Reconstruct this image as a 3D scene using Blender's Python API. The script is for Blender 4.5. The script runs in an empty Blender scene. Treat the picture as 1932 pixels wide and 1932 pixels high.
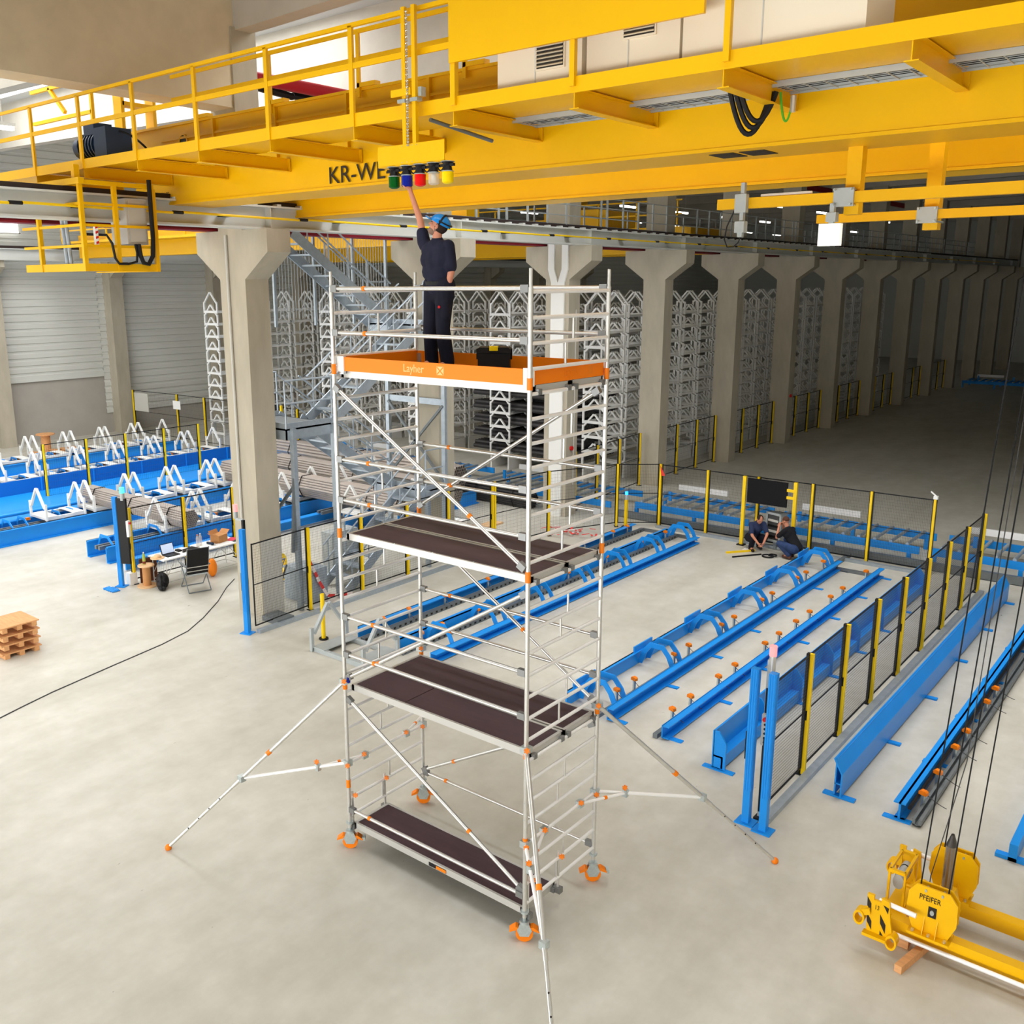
import bpy, math, random
from mathutils import Vector, Matrix, Euler
random.seed(7)
SC = bpy.context.scene
COL = SC.collection
PI = math.pi

# ------------------------------------------------------------------ camera, world, exposure
cam = bpy.data.objects.new('camera', bpy.data.cameras.new('camera'))
COL.objects.link(cam)
YAW, PITCH, ROLL = -0.69759, 0.22158, -0.0049
_f0 = Vector((math.sin(YAW), math.cos(YAW), 0)); _r = Vector((math.cos(YAW), -math.sin(YAW), 0)); _z = Vector((0, 0, 1))
_f = _f0*math.cos(PITCH) - _z*math.sin(PITCH); _u = _z*math.cos(PITCH) + _f0*math.sin(PITCH)
_r2 = _r*math.cos(ROLL) + _u*math.sin(ROLL); _u2 = -_r*math.sin(ROLL) + _u*math.cos(ROLL)
_m = Matrix((_r2, _u2, -_f)).transposed().to_4x4(); _m.translation = (5.54108, -7.6011, 7.29688)
cam.matrix_world = _m
cam.data.sensor_width = 36.0
cam.data.lens = 36.0*1783.08/1932
cam.data.shift_x = (966-879.6)/1932
cam.data.shift_y = (936.54-966)/1932
cam.data.clip_end = 400
SC.camera = cam
SC.view_settings.view_transform = 'Standard'
SC.view_settings.look = 'None'
SC.view_settings.exposure = -0.12
SC.view_settings.gamma = 1.0
SC.view_settings.use_curve_mapping = False
SC.cycles.use_denoising = True
SC.cycles.max_bounces = 7
SC.cycles.diffuse_bounces = 5
SC.cycles.glossy_bounces = 3
SC.cycles.sample_clamp_indirect = 6.0

SKY = 9.0          # overcast daylight outside the hall; it comes in through the roof lights and the open south gates
W = bpy.data.worlds.new('overcast_sky'); SC.world = W; W.use_nodes = True
W.node_tree.nodes['Background'].inputs[0].default_value = (0.97, 0.98, 1.0, 1)
W.node_tree.nodes['Background'].inputs[1].default_value = SKY

ROOF_Z = 14.2
# roof openings (x0,x1,y0,y1): glazed strips over the near bays only
OPENINGS = [(-32.5, -13.5, -10.0, -6.0), (-32.5, -13.5, -3.0, 2.0), (-32.5, -13.5, 6.2, 10.4), (-32.5, -13.5, 12.2, 14.0),
            (-8, 8, -3.5, -1.2), (-8, 8, 6.5, 10.5), (-8, 8, 12.2, 14.6)]
def portal(name, loc, rot, sx, sy):
    l = bpy.data.lights.new(name, 'AREA'); l.shape = 'RECTANGLE'; l.size = sx; l.size_y = sy
    l.cycles.is_portal = True
    o = bpy.data.objects.new(name, l); COL.objects.link(o); o.location = loc; o.rotation_euler = rot
    return o
for (x0, x1, y0, y1) in OPENINGS:
    portal('skylight_portal', ((x0+x1)/2, (y0+y1)/2, ROOF_Z+0.45), (0, 0, 0), x1-x0, y1-y0)
portal('south_gate_portal', (-12.4, -15.9, 2.1), (PI/2, 0, 0), 53, 4.2)

# ------------------------------------------------------------------ helpers
def srgb(c):
    return tuple(((v/255)/12.92 if v/255 <= 0.04045 else ((v/255+0.055)/1.055)**2.4) for v in c) + (1,)
MATS = {}
def mat(name, rgb, rough=0.5, metal=0.0, var=0.0, scale=6.0, bump=0.0, emit=None, est=0.0, alpha=1.0, trans=0.0, stretch=None, detail=4.0, rvar=0.0):
    m = bpy.data.materials.new(name); m.use_nodes = True
    nt = m.node_tree; b = nt.nodes['Principled BSDF']
    b.inputs['Base Color'].default_value = srgb(rgb); b.inputs['Roughness'].default_value = rough; b.inputs['Metallic'].default_value = metal; b.inputs['Specular IOR Level'].default_value = 0.28
    if trans: b.inputs['Transmission Weight'].default_value = trans
    if alpha < 1: b.inputs['Alpha'].default_value = alpha
    if emit: b.inputs['Emission Color'].default_value = srgb(emit); b.inputs['Emission Strength'].default_value = est
    if var or bump or rvar:
        tc = nt.nodes.new('ShaderNodeTexCoord'); mp = nt.nodes.new('ShaderNodeMapping'); nz = nt.nodes.new('ShaderNodeTexNoise')
        nt.links.new(tc.outputs['Object'], mp.inputs[0]); nt.links.new(mp.outputs[0], nz.inputs['Vector'])
        if stretch: mp.inputs['Scale'].default_value = stretch
        nz.inputs['Scale'].default_value = scale; nz.inputs['Detail'].default_value = detail; nz.inputs['Roughness'].default_value = 0.6
        if var:
            rp = nt.nodes.new('ShaderNodeValToRGB'); c = srgb(rgb)
            rp.color_ramp.elements[0].position = 0.3; rp.color_ramp.elements[1].position = 0.7
            rp.color_ramp.elements[0].color = tuple(max(0, v*(1-var)) for v in c[:3]) + (1,)
            rp.color_ramp.elements[1].color = tuple(min(1, v*(1+var)) for v in c[:3]) + (1,)
            nt.links.new(nz.outputs['Fac'], rp.inputs[0]); nt.links.new(rp.outputs[0], b.inputs['Base Color'])
        if bump:
            bp = nt.nodes.new('ShaderNodeBump'); bp.inputs['Strength'].default_value = bump; bp.inputs['Distance'].default_value = 0.02
            nt.links.new(nz.outputs['Fac'], bp.inputs['Height']); nt.links.new(bp.outputs[0], b.inputs['Normal'])
        if rvar:
            mr = nt.nodes.new('ShaderNodeMapRange'); mr.inputs['To Min'].default_value = rough-rvar; mr.inputs['To Max'].default_value = rough+rvar
            nt.links.new(nz.outputs['Fac'], mr.inputs[0]); nt.links.new(mr.outputs[0], b.inputs['Roughness'])
    MATS[name] = m
    return m

def floor_material():
    m = mat('polished_concrete', (206, 201, 187), 0.42)
    nt = m.node_tree; b = nt.nodes['Principled BSDF']; L = nt.links.new
    tc = nt.nodes.new('ShaderNodeTexCoord')
    def noise(scale, stretch=(1, 1, 1), det=5, rot=0.0):
        mp = nt.nodes.new('ShaderNodeMapping'); mp.inputs['Scale'].default_value = stretch; mp.inputs['Rotation'].default_value = (0, 0, rot)
        nz = nt.nodes.new('ShaderNodeTexNoise'); nz.inputs['Scale'].default_value = scale; nz.inputs['Detail'].default_value = det; nz.inputs['Roughness'].default_value = 0.62
        L(tc.outputs['Object'], mp.inputs[0]); L(mp.outputs[0], nz.inputs['Vector']); return nz
    def ramp(src, p0, p1, c0, c1):
        r = nt.nodes.new('ShaderNodeValToRGB'); e = r.color_ramp.elements
        e[0].position = p0; e[1].position = p1; e[0].color = srgb(c0); e[1].color = srgb(c1); L(src.outputs['Fac'], r.inputs[0]); return r
    def mix(a, bb, f, typ='MULTIPLY'):
        n = nt.nodes.new('ShaderNodeMix'); n.data_type = 'RGBA'; n.blend_type = typ; n.inputs[0].default_value = f
        L(a, n.inputs[6]); L(bb, n.inputs[7]); return n.outputs[2]
    base = ramp(noise(0.32, (1.6, 0.6, 1), 6, 0.5), 0.3, 0.7, (200, 197, 186), (216, 213, 203))
    fine = ramp(noise(2.4, (1, 1, 1), 8), 0.25, 0.75, (236, 235, 231), (255, 255, 255))
    streak = ramp(noise(0.7, (1.6, 0.6, 1), 5, 0.9), 0.3, 0.62, (216, 214, 206), (255, 255, 255))
    spot = ramp(noise(7.0, (1, 0.5, 1), 3, 0.3), 0.235, 0.27, (150, 146, 136), (255, 255, 255))
    c = mix(base.outputs[0], fine.outputs[0], 1.0); c = mix(c, streak.outputs[0], 0.45); c = mix(c, spot.outputs[0], 0.8)
    L(c, b.inputs['Base Color'])
    rr = nt.nodes.new('ShaderNodeMapRange'); rr.inputs['To Min'].default_value = 0.3; rr.inputs['To Max'].default_value = 0.55
    L(noise(0.9, (1, 1, 1), 5).outputs['Fac'], rr.inputs[0]); L(rr.outputs[0], b.inputs['Roughness'])
    return m
floor_material()
mat('concrete', (176, 168, 150), 0.85, var=0.10, scale=2.2, stretch=(1, 1, 0.35), bump=0.15)
mat('concrete_beam', (208, 194, 166), 0.85, var=0.07, scale=1.5, bump=0.1)
mat('plinth', (168, 163, 154), 0.85, var=0.05, scale=1.2)
mat('cladding', (206, 207, 200), 0.5, 0.0, var=0.02, scale=0.6)
mat('roof_sheet', (196, 196, 192), 0.6)
mat('roof_beam', (186, 180, 168), 0.8, var=0.06, scale=1.5)
mat('yellow', (236, 180, 0), 0.38, var=0.03, scale=1.2)
mat('yellow_post', (246, 206, 20), 0.4)
mat('blue', (28, 142, 228), 0.35, var=0.04, scale=1.5)
mat('blue_shaded', (22, 108, 190), 0.4)  # shaded copy of blue: shade of the trough's upright back wall put into the colour
mat('white_steel', (228, 228, 224), 0.45)
mat('grey_steel', (176, 182, 182), 0.5, 0.2, var=0.05, scale=5)
mat('alu', (214, 212, 206), 0.33, 0.75, var=0.04, scale=20)
mat('alu_bright', (240, 239, 236), 0.35, 0.15)
mat('alu_deck', (200, 198, 192), 0.4, 0.5)
mat('screen_black', (9, 9, 12), 0.75)
mat('galv', (172, 182, 190), 0.42, 0.55, var=0.09, scale=9)
mat('galv_dark', (120, 126, 128), 0.5, 0.5, var=0.08, scale=9)
mat('claw', (138, 138, 136), 0.45, 0.7)
mat('zinc', (196, 206, 206), 0.3, 0.7, var=0.1, scale=25)
mat('orange', (238, 126, 10), 0.4)
mat('toe_orange', (246, 128, 0), 0.5)
mat('toe_white', (238, 236, 230), 0.5)
mat('lettering_pale', (250, 196, 128), 0.6)
mat('plywood', (72, 50, 54), 0.55, var=0.16, scale=5, stretch=(0.4, 2, 1), bump=0.05)
mat('black', (18, 18, 19), 0.5)
mat('black_plastic', (26, 25, 26), 0.45)
mat('rail_black', (52, 42, 40), 0.6)
mat('rubber', (30, 30, 32), 0.7)
mat('runway_white', (206, 208, 204), 0.5, var=0.03, scale=1.5)
mat('runway_red', (132, 26, 40), 0.5)
mat('red', (206, 26, 26), 0.45)
mat('red_paint', (170, 24, 36), 0.5)
mat('cabinet_grey', (196, 194, 186), 0.5)
mat('panel_cream', (232, 220, 196), 0.5)
mat('motor_blue', (30, 48, 72), 0.5)
mat('tube_light', (255, 255, 250), 0.5, emit=(255, 252, 240), est=7.0)
mat('lamp_green', (4, 84, 24), 0.15)
mat('lamp_blue', (16, 32, 140), 0.15)
mat('lamp_red', (228, 16, 16), 0.2)
mat('lamp_yellow', (246, 210, 0), 0.25)
mat('lamp_clear', (235, 225, 210), 0.08, alpha=0.35)
mat('lamp_white', (238, 232, 220), 0.4)
mat('navy', (26, 27, 46), 0.85, var=0.12, scale=9)
mat('navy_dark', (20, 20, 34), 0.9, var=0.12, scale=9)
mat('navy_mid', (38, 48, 78), 0.85, var=0.1, scale=9)
mat('tee_black', (24, 24, 28), 0.9)
mat('jeans', (44, 62, 100), 0.85, var=0.2, scale=12)
mat('skin', (196, 132, 104), 0.5, var=0.05, scale=14)
mat('hair', (40, 28, 22), 0.8, var=0.2, scale=40)
mat('hair_brown', (84, 54, 40), 0.8, var=0.2, scale=40)
mat('stubble', (132, 104, 88), 0.8)
mat('helmet_blue', (28, 130, 205), 0.2)
mat('shoe', (40, 30, 30), 0.7)
mat('shoe_brown', (88, 56, 44), 0.7)
mat('pipe_steel', (176, 166, 158), 0.4, 0.5, var=0.06, scale=3)
mat('pipe_dark', (60, 58, 58), 0.5, 0.3)
mat('bore_shade_dark', (38, 32, 30), 0.8)
mat('wood', (214, 158, 106), 0.7, var=0.12, scale=4, stretch=(1, 6, 6))
mat('wood_pale', (226, 186, 140), 0.7, var=0.1, scale=5, stretch=(1, 5, 5))
mat('wood_dark', (96, 54, 34), 0.6, var=0.15, scale=5)
mat('card', (196, 140, 88), 0.8, var=0.06, scale=8)
mat('paper', (240, 240, 236), 0.7)
mat('paper_red', (226, 74, 96), 0.7)
mat('screen_lit', (200, 214, 240), 0.4, emit=(200, 214, 240), est=0.5)
mat('signal_pink', (255, 150, 150), 0.3, emit=(255, 120, 120), est=1.4)
mat('signal_green', (90, 240, 200), 0.3, emit=(90, 240, 200), est=1.0)
mat('signal_blue', (60, 180, 255), 0.3, emit=(60, 180, 255), est=1.5)
mat('bottle_green', (176, 190, 90), 0.15)
mat('bottle_red', (120, 40, 24), 0.3)
mat('bag_orange', (240, 130, 20), 0.5)
mat('cable_black', (22, 22, 24), 0.55)
mat('cable_green', (80, 170, 40), 0.5)
mat('cable_grey', (70, 70, 70), 0.6)
mat('wire', (64, 62, 60), 0.6)
mat('steel_polished', (150, 142, 132), 0.22, 0.85, var=0.1, scale=30, stretch=(1, 1, 0.05))
mat('steel_tip', (84, 80, 76), 0.3, 0.8)
mat('stripe_black', (40, 34, 26), 0.6)
mat('marking_black', (44, 36, 22), 0.6)
mat('red_white_tape', (222, 60, 56), 0.6)
mat('tape_white', (238, 226, 224), 0.6)
mat('glass_pane', (225, 235, 240), 0.05, alpha=0.15)
mat('window_light', (255, 255, 255), 0.5, emit=(255, 255, 255), est=3.0)
mat('panel_white_led', (255, 255, 250), 0.4, emit=(255, 255, 245), est=0.6)

def V(*a): return Vector(a if len(a) == 3 else a[0])
class G:
    """collects faces for one mesh"""
    def __init__(s): s.v = []; s.f = []
    def add(s, vs, fs):
        n = len(s.v); s.v += [tuple(v) for v in vs]; s.f += [tuple(i+n for i in f) for f in fs]; return s
    def box(s, x0, x1, y0, y1, z0, z1):
        return s.add([(x0, y0, z0), (x1, y0, z0), (x1, y1, z0), (x0, y1, z0), (x0, y0, z1), (x1, y0, z1), (x1, y1, z1), (x0, y1, z1)],
                     [(0, 3, 2, 1), (4, 5, 6, 7), (0, 1, 5, 4), (1, 2, 6, 5), (2, 3, 7, 6), (3, 0, 4, 7)])
    def cbox(s, c, sx, sy, sz): return s.box(c[0]-sx/2, c[0]+sx/2, c[1]-sy/2, c[1]+sy/2, c[2]-sz/2, c[2]+sz/2)
    def bar(s, p, q, w, h=None, up=(0, 0, 1)):
        p = V(p); q = V(q); h = w if h is None else h
        d = (q-p).normalized(); u = V(up)
        if abs(d.dot(u)) > 0.98: u = V(1, 0, 0)
        a = d.cross(u).normalized(); b = a.cross(d).normalized()
        a *= w/2; b *= h/2
        return s.add([p-a-b, p+a-b, p+a+b, p-a+b, q-a-b, q+a-b, q+a+b, q-a+b],
                     [(0, 1, 2, 3), (7, 6, 5, 4), (0, 4, 5, 1), (1, 5, 6, 2), (2, 6, 7, 3), (3, 7, 4, 0)])
    def tube(s, p, q, r, n=8, r2=None, cap=True):
        p = V(p); q = V(q); r2 = r if r2 is None else r2
        d = (q-p).normalized(); u = V(0, 0, 1) if abs(d.z) < 0.95 else V(1, 0, 0)
        a = d.cross(u).normalized(); b = d.cross(a).normalized()
        vs = []
        for c, rr in ((p, r), (q, r2)):
            for i in range(n):
                t = 2*PI*i/n; vs.append(c + a*math.cos(t)*rr + b*math.sin(t)*rr)
        fs = [(i, (i+1) % n, n+(i+1) % n, n+i) for i in range(n)]
        if cap: fs += [tuple(range(n-1, -1, -1)), tuple(range(n, 2*n))]
        return s.add(vs, fs)
    def path(s, pts, r, n=6, closed=False):
        pts = [V(p) for p in pts]; N = len(pts); rings = []
        t0 = (pts[1]-pts[0]).normalized(); u = V(0, 0, 1) if abs(t0.z) < 0.9 else V(1, 0, 0)
        a = t0.cross(u).normalized()
        for i, p in enumerate(pts):
            t = (pts[min(i+1, N-1)]-pts[max(i-1, 0)]).normalized()
            a = (a - t*a.dot(t)); a = a.normalized() if a.length > 1e-6 else t.orthogonal().normalized()
            b = t.cross(a)
            rings.append([p + a*math.cos(2*PI*k/n)*r + b*math.sin(2*PI*k/n)*r for k in range(n)])
        vs = [v for rg in rings for v in rg]; fs = []
        for i in range(N-1):
            for k in range(n): fs.append((i*n+k, i*n+(k+1) % n, (i+1)*n+(k+1) % n, (i+1)*n+k))
        fs += [tuple(range(n-1, -1, -1)), tuple((N-1)*n+k for k in range(n))]
        return s.add(vs, fs)
    def prism(s, poly, axis, a, b):
        n = len(poly)
        def P(c, t): return {'x': (t, c[0], c[1]), 'y': (c[0], t, c[1]), 'z': (c[0], c[1], t)}[axis]
        vs = [P(c, a) for c in poly] + [P(c, b) for c in poly]
        fs = [tuple(range(n-1, -1, -1)), tuple(range(n, 2*n))] + [(i, (i+1) % n, n+(i+1) % n, n+i) for i in range(n)]
        return s.add(vs, fs)
    def ell(s, c, rx, ry, rz, n=16, m=10, rot=None):
        c = V(c); vs = [V(0, 0, -1)]; fs = []
        for j in range(1, m):
            t = PI*j/m - PI/2
            for i in range(n):
                ph = 2*PI*i/n; vs.append(V(math.cos(t)*math.cos(ph), math.cos(t)*math.sin(ph), math.sin(t)))
        vs.append(V(0, 0, 1))
        for i in range(n): fs.append((0, 1+(i+1) % n, 1+i))
        for j in range(m-2):
            for i in range(n): fs.append((1+j*n+i, 1+j*n+(i+1) % n, 1+(j+1)*n+(i+1) % n, 1+(j+1)*n+i))
        for i in range(n): fs.append((1+(m-2)*n+i, 1+(m-2)*n+(i+1) % n, len(vs)-1))
        out = []
        for v in vs:
            w = V(v.x*rx, v.y*ry, v.z*rz)
            if rot is not None: w = rot @ w
            out.append(c+w)
        return s.add(out, fs)
    def cap(s, p, q, r1, r2, n=12):
        """tapered capsule"""
        p = V(p); q = V(q); d = q-p
        if d.length < 1e-5: return s.ell(p, r1, r1, r1, n, 8)
        d.normalize(); u = V(0, 0, 1) if abs(d.z) < 0.95 else V(1, 0, 0); a = d.cross(u).normalized(); b = d.cross(a).normalized()
        rings = []
        for k in (-0.96, -0.7, -0.35, 0): rings.append((p + d*r1*k, r1*math.sqrt(1-k*k)))
        for k in (0, 0.35, 0.7, 0.96): rings.append((q + d*r2*k, r2*math.sqrt(1-k*k)))
        vs = [c + a*math.cos(2*PI*i/n)*r + b*math.sin(2*PI*i/n)*r for c, r in rings for i in range(n)]
        fs = []
        for j in range(len(rings)-1):
            for i in range(n): fs.append((j*n+i, j*n+(i+1) % n, (j+1)*n+(i+1) % n, (j+1)*n+i))
        fs += [tuple(range(n-1, -1, -1)), tuple((len(rings)-1)*n+i for i in range(n))]
        return s.add(vs, fs)
    def ring(s, c, axis, R, w, t, n=20):
        """annulus of outer radius R, inner R-t, width w along axis"""
        c = V(c); ax = V({'x': (1, 0, 0), 'y': (0, 1, 0), 'z': (0, 0, 1)}[axis]) if isinstance(axis, str) else V(axis).normalized()
        a = ax.orthogonal().normalized(); b = ax.cross(a); vs = []
        for i in range(n):
            d = a*math.cos(2*PI*i/n) + b*math.sin(2*PI*i/n)
            vs += [c+d*R-ax*w/2, c+d*R+ax*w/2, c+d*(R-t)+ax*w/2, c+d*(R-t)-ax*w/2]
        fs = []
        for i in range(n):
            j = (i+1) % n
            for k in range(4): fs.append((4*i+k, 4*i+(k+1) % 4, 4*j+(k+1) % 4, 4*j+k))
        return s.add(vs, fs)
    def mesh(s, name, smooth=True):
        me = bpy.data.meshes.new(name); me.from_pydata(s.v, [], s.f); me.validate(); me.update()
        import bmesh
        bm = bmesh.new(); bm.from_mesh(me); bmesh.ops.recalc_face_normals(bm, faces=bm.faces); bm.to_mesh(me); bm.free()
        if smooth:
            me.shade_smooth(); me.set_sharp_from_angle(angle=math.radians(35))
        return me

def O(name, g, m, parent=None, loc=None, smooth=True, kind=None, label=None):
    me = g if isinstance(g, bpy.types.Mesh) else g.mesh(name, smooth)
    if isinstance(m, str): m = MATS[m]
    if m is not None and not me.materials: me.materials.append(m)
    o = bpy.data.objects.new(name, me); COL.objects.link(o)
    if parent is not None: o.parent = parent
    if loc is not None: o.location = loc
    if kind: o['kind'] = kind
    if label: o['label'] = label
    return o
def tag(o, label=None, cat=None, group=None, kind=None):
    if label: o['label'] = label
    if cat: o['category'] = cat
    if group: o['group'] = group
    if kind: o['kind'] = kind
    return o
def E_(name, loc=(0, 0, 0), label=None, cat=None, group=None, rz=0.0, kind=None):
    o = bpy.data.objects.new(name, None); COL.objects.link(o); o.location = loc; o.rotation_euler = (0, 0, rz); o.empty_display_size = 0.2
    return tag(o, label, cat, group, kind)
def single(name, g, m, label, cat, group=None, smooth=True, kind=None):
    """one-mesh thing given in world coordinates; origin moved to the bottom centre"""
    xs = [v[0] for v in g.v]; ys = [v[1] for v in g.v]; zs = [v[2] for v in g.v]
    c = ((min(xs)+max(xs))/2, (min(ys)+max(ys))/2, min(zs))
    g.v = [(v[0]-c[0], v[1]-c[1], v[2]-c[2]) for v in g.v]
    o = O(name, g, m, None, c, smooth); return tag(o, label, cat, group, kind)
def dup(o, parent=None, loc=None, rot=None, label=None, group=None):
    c = o.copy(); COL.objects.link(c)
    if parent is not None: c.parent = parent
    if loc is not None: c.location = loc
    if rot is not None: c.rotation_euler = rot
    if label: c['label'] = label
    if group: c['group'] = group
    for ch in list(o.children): dup(ch, c)
    return c
def text_mesh(body, size, extrude=0.002, name='lettering', width=1.0, align='LEFT'):
    cu = bpy.data.curves.new(name, 'FONT'); cu.body = body; cu.size = size; cu.extrude = extrude; cu.align_x = align; cu.resolution_u = 3
    ob = bpy.data.objects.new(name, cu); COL.objects.link(ob)
    dg = bpy.context.evaluated_depsgraph_get(); me = bpy.data.meshes.new_from_object(ob.evaluated_get(dg))
    bpy.data.objects.remove(ob); bpy.data.curves.remove(cu)
    for v in me.vertices: v.co.x *= width
    me.name = name
    return me
def letters(body, size, m, parent, loc, rot, width=1.0, name='lettering', align='LEFT', extrude=0.002):
    me = text_mesh(body, size, extrude, name, width, align); me.materials.clear(); me.materials.append(MATS[m])
    o = bpy.data.objects.new(name, me); COL.objects.link(o); o.parent = parent; o.location = loc; o.rotation_euler = rot
    return o
# ------------------------------------------------------------------ the setting
X0, X1, Y0, Y1 = -39.6, 14.5, -16.0, 92.0
O('floor', G().box(X0, X1, Y0, Y1, -0.3, 0.0), 'polished_concrete', kind='structure', smooth=False)

def grid_slab(g, openings, z0, z1):
    xs = sorted({X0, X1} | {o[0] for o in openings} | {o[1] for o in openings})
    ys = sorted({Y0, Y1} | {o[2] for o in openings} | {o[3] for o in openings})
    for i in range(len(xs)-1):
        for j in range(len(ys)-1):
            cx = (xs[i]+xs[i+1])/2; cy = (ys[j]+ys[j+1])/2
            if not any(o[0] < cx < o[1] and o[2] < cy < o[3] for o in openings):
                g.box(xs[i], xs[i+1], ys[j], ys[j+1], z0, z1)
g = G(); grid_slab(g, OPENINGS, ROOF_Z, ROOF_Z+0.4)
ceiling = O('ceiling', g, 'roof_sheet', kind='structure', smooth=False)
COLY = [5.18+6*k for k in range(14)]           # column centres along the hall
for y in [-12.82, -6.82, -0.82] + COLY:        # concrete roof girders across both bays
    O('roof_girder', G().prism([(X0, ROOF_Z), (X0, 12.7), (-12.2, 12.2), (-10.4, 12.2), (X1, 12.7), (X1, ROOF_Z)], 'y', y-0.2, y+0.2), 'roof_beam', ceiling, smooth=False)
for (x0, x1, y0, y1) in OPENINGS:              # glazing bars of the roof lights
    g = G(); n = int((x1-x0)/2)
    for i in range(n+1):
        x = x0+(x1-x0)*i/n; g.box(x-0.04, x+0.04, y0, y1, ROOF_Z+0.1, ROOF_Z+0.2)
    O('skylight_bar', g, 'white_steel', ceiling, smooth=False)

def corrugated(y0, y1, z0, z1, x, pitch=0.34, d=0.045):
    g = G(); prof = []; z = z0
    while z < z1-0.01:
        prof += [(x, z), (x, z+pitch*0.55), (x-d, z+pitch*0.68), (x-d, z+pitch*0.9)]; z += pitch
    prof.append((x, z1)); n = len(prof)
    g.v = [(p[0], y0, p[1]) for p in prof] + [(p[0], y1, p[1]) for p in prof]
    g.f = [(i, i+1, n+i+1, n+i) for i in range(n-1)]
    return g
wall_w = O('wall_west', G().box(X0, -38.95, Y0, Y1, 0, ROOF_Z), 'plinth', kind='structure', smooth=False)
O('cladding', corrugated(Y0, 17.2, 2.95, ROOF_Z, -38.88), 'cladding', wall_w, smooth=False)
O('cladding', corrugated(17.2, 60, 1.0, ROOF_Z, -38.88), 'cladding', wall_w, smooth=False)
O('cladding', corrugated(60, Y1, 1.0, ROOF_Z, -38.88), 'cladding', wall_w, smooth=False)
O('flashing', G().box(-38.95, -38.84, Y0, 17.2, 2.86, 2.98), 'cladding', wall_w, smooth=False)
for y in [0.0, 6.0, 12.0, 18.0, 24.0, 30.0, 36.0, 42.0, 48.0, 54.0, 60.0]:
    g = G().box(-38.95, -38.25, y-0.45, y+0.25, 0, 12.2)
    g.prism([(-38.3, 7.6), (-37.5, 8.1), (-37.5, 8.4), (-38.3, 8.4)], 'y', y-0.4, y+0.2)
    O('pilaster', g, 'concrete', wall_w, smooth=False)
O('wall_north', G().box(X0, X1, Y1-0.3, Y1, 0, ROOF_Z), 'cladding', kind='structure', smooth=False)
O('wall_east', G().box(X1-0.3, X1, Y0, Y1, 0, ROOF_Z), 'cladding', kind='structure', smooth=False)
# south end wall behind the viewer: solid above a row of open gates
O('wall_south', G().box(X0, X1, Y0, Y0+0.2, 4.3, ROOF_Z), 'cladding', kind='structure', smooth=False)
g = G()
for i in range(10):
    x = X0+(X1-X0)*i/9; g.box(x-0.15, x+0.15, Y0, Y0+0.3, 0, 4.3)
O('trim_2', g, 'galv_dark', kind='structure', smooth=False)
# high bright windows in the west wall
for i, y in enumerate((-9.0, -3.0, 3.0, 9.0)):
    w = O('window_%d' % (i+1), G().box(-38.84, -38.78, y, y+4.6, 9.6, 11.6), 'window_light', kind='structure', smooth=False)
    fr = G()
    for t in (0, 0.25, 0.5, 0.75, 1.0): fr.box(-38.78, -38.7, y+4.6*t-0.04, y+4.6*t+0.04, 9.6, 11.6)
    for z in (9.6, 10.6, 11.6): fr.box(-38.78, -38.7, y-0.04, y+4.64, z-0.04, z+0.04)
    O('window_frame', fr, 'white_steel', w, smooth=False)
# deep concrete beam over the column row, in the top left of the view
O('trim_1', G().box(-11.62, -10.95, Y0, 5.5, 10.75, 13.4), 'concrete_beam', kind='structure', smooth=False)

# ------------------------------------------------------------------ columns
ORD = ['nearest', 'second', 'third', 'fourth', 'fifth', 'sixth', 'seventh', 'eighth', 'ninth', 'tenth', 'eleventh', 'twelfth', 'thirteenth', 'fourteenth']
COLBAY = {}
def column_mesh():
    g = G()
    g.prism([(-0.43, 0), (0.43, 0), (0.43, 7.4), (1.2, 7.94), (1.2, 8.39), (0.40, 8.39), (0.40, 12.25), (-0.40, 12.25), (-0.40, 8.39), (-1.2, 8.39), (-1.2, 7.94), (-0.43, 7.4)], 'y', -0.3, 0.3)
    return g.mesh('concrete_column', False)
cm = column_mesh(); cm.materials.append(MATS['concrete'])
for k, y in enumerate(COLY):
    extra = {0: ' with a cable conduit, standing by the folding tables', 1: ' behind the stairs and the standing worker', 2: ' carrying a forked white duct'}.get(k, ' of the row, counted from the stairs end')
    o = O('concrete_column', cm, None, loc=(-11.3, y, 0))
    tag(o, '%s tall concrete column with a hammerhead top%s' % (ORD[k], extra), 'column', 'hammerhead columns along the hall')
    COLBAY[k] = o
g = G().tube((-0.12, -0.33, 0.3), (-0.12, -0.33, 8.3), 0.03); O('conduit', g, 'cabinet_grey', COLBAY[0])
g = G().box(0.43, 0.45, -0.28, 0.28, 0, 1.75); O('guard_plate', g, 'cabinet_grey', COLBAY[0], smooth=False)
g = G().box(-0.2, 0.28, -0.36, -0.3, 0, 7.3)
g.prism([(-0.2, 7.3), (0.04, 7.3), (-0.1, 7.7), (-0.1, 8.55), (-0.32, 8.55), (-0.32, 7.7)], 'y', -0.36, -0.3)
g.prism([(0.04, 7.3), (0.28, 7.3), (0.40, 7.7), (0.40, 8.55), (0.18, 8.55), (0.18, 7.7)], 'y', -0.36, -0.3)
O('forked_duct', g, 'white_steel', COLBAY[2], smooth=False)
g = G().tube((0.44, 0.1, 1.0), (0.44, 0.1, 6.5), 0.02); g.cbox((0.46, 0.1, 1.9), 0.1, 0.12, 0.12); O('conduit', g, 'cabinet_grey', COLBAY[2])
for k in (2, 5):
    O('hydrant_cap', G().tube((0.43, -0.05, 2.2), (0.5, -0.05, 2.2), 0.07, 10), 'red', COLBAY[k])

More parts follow.
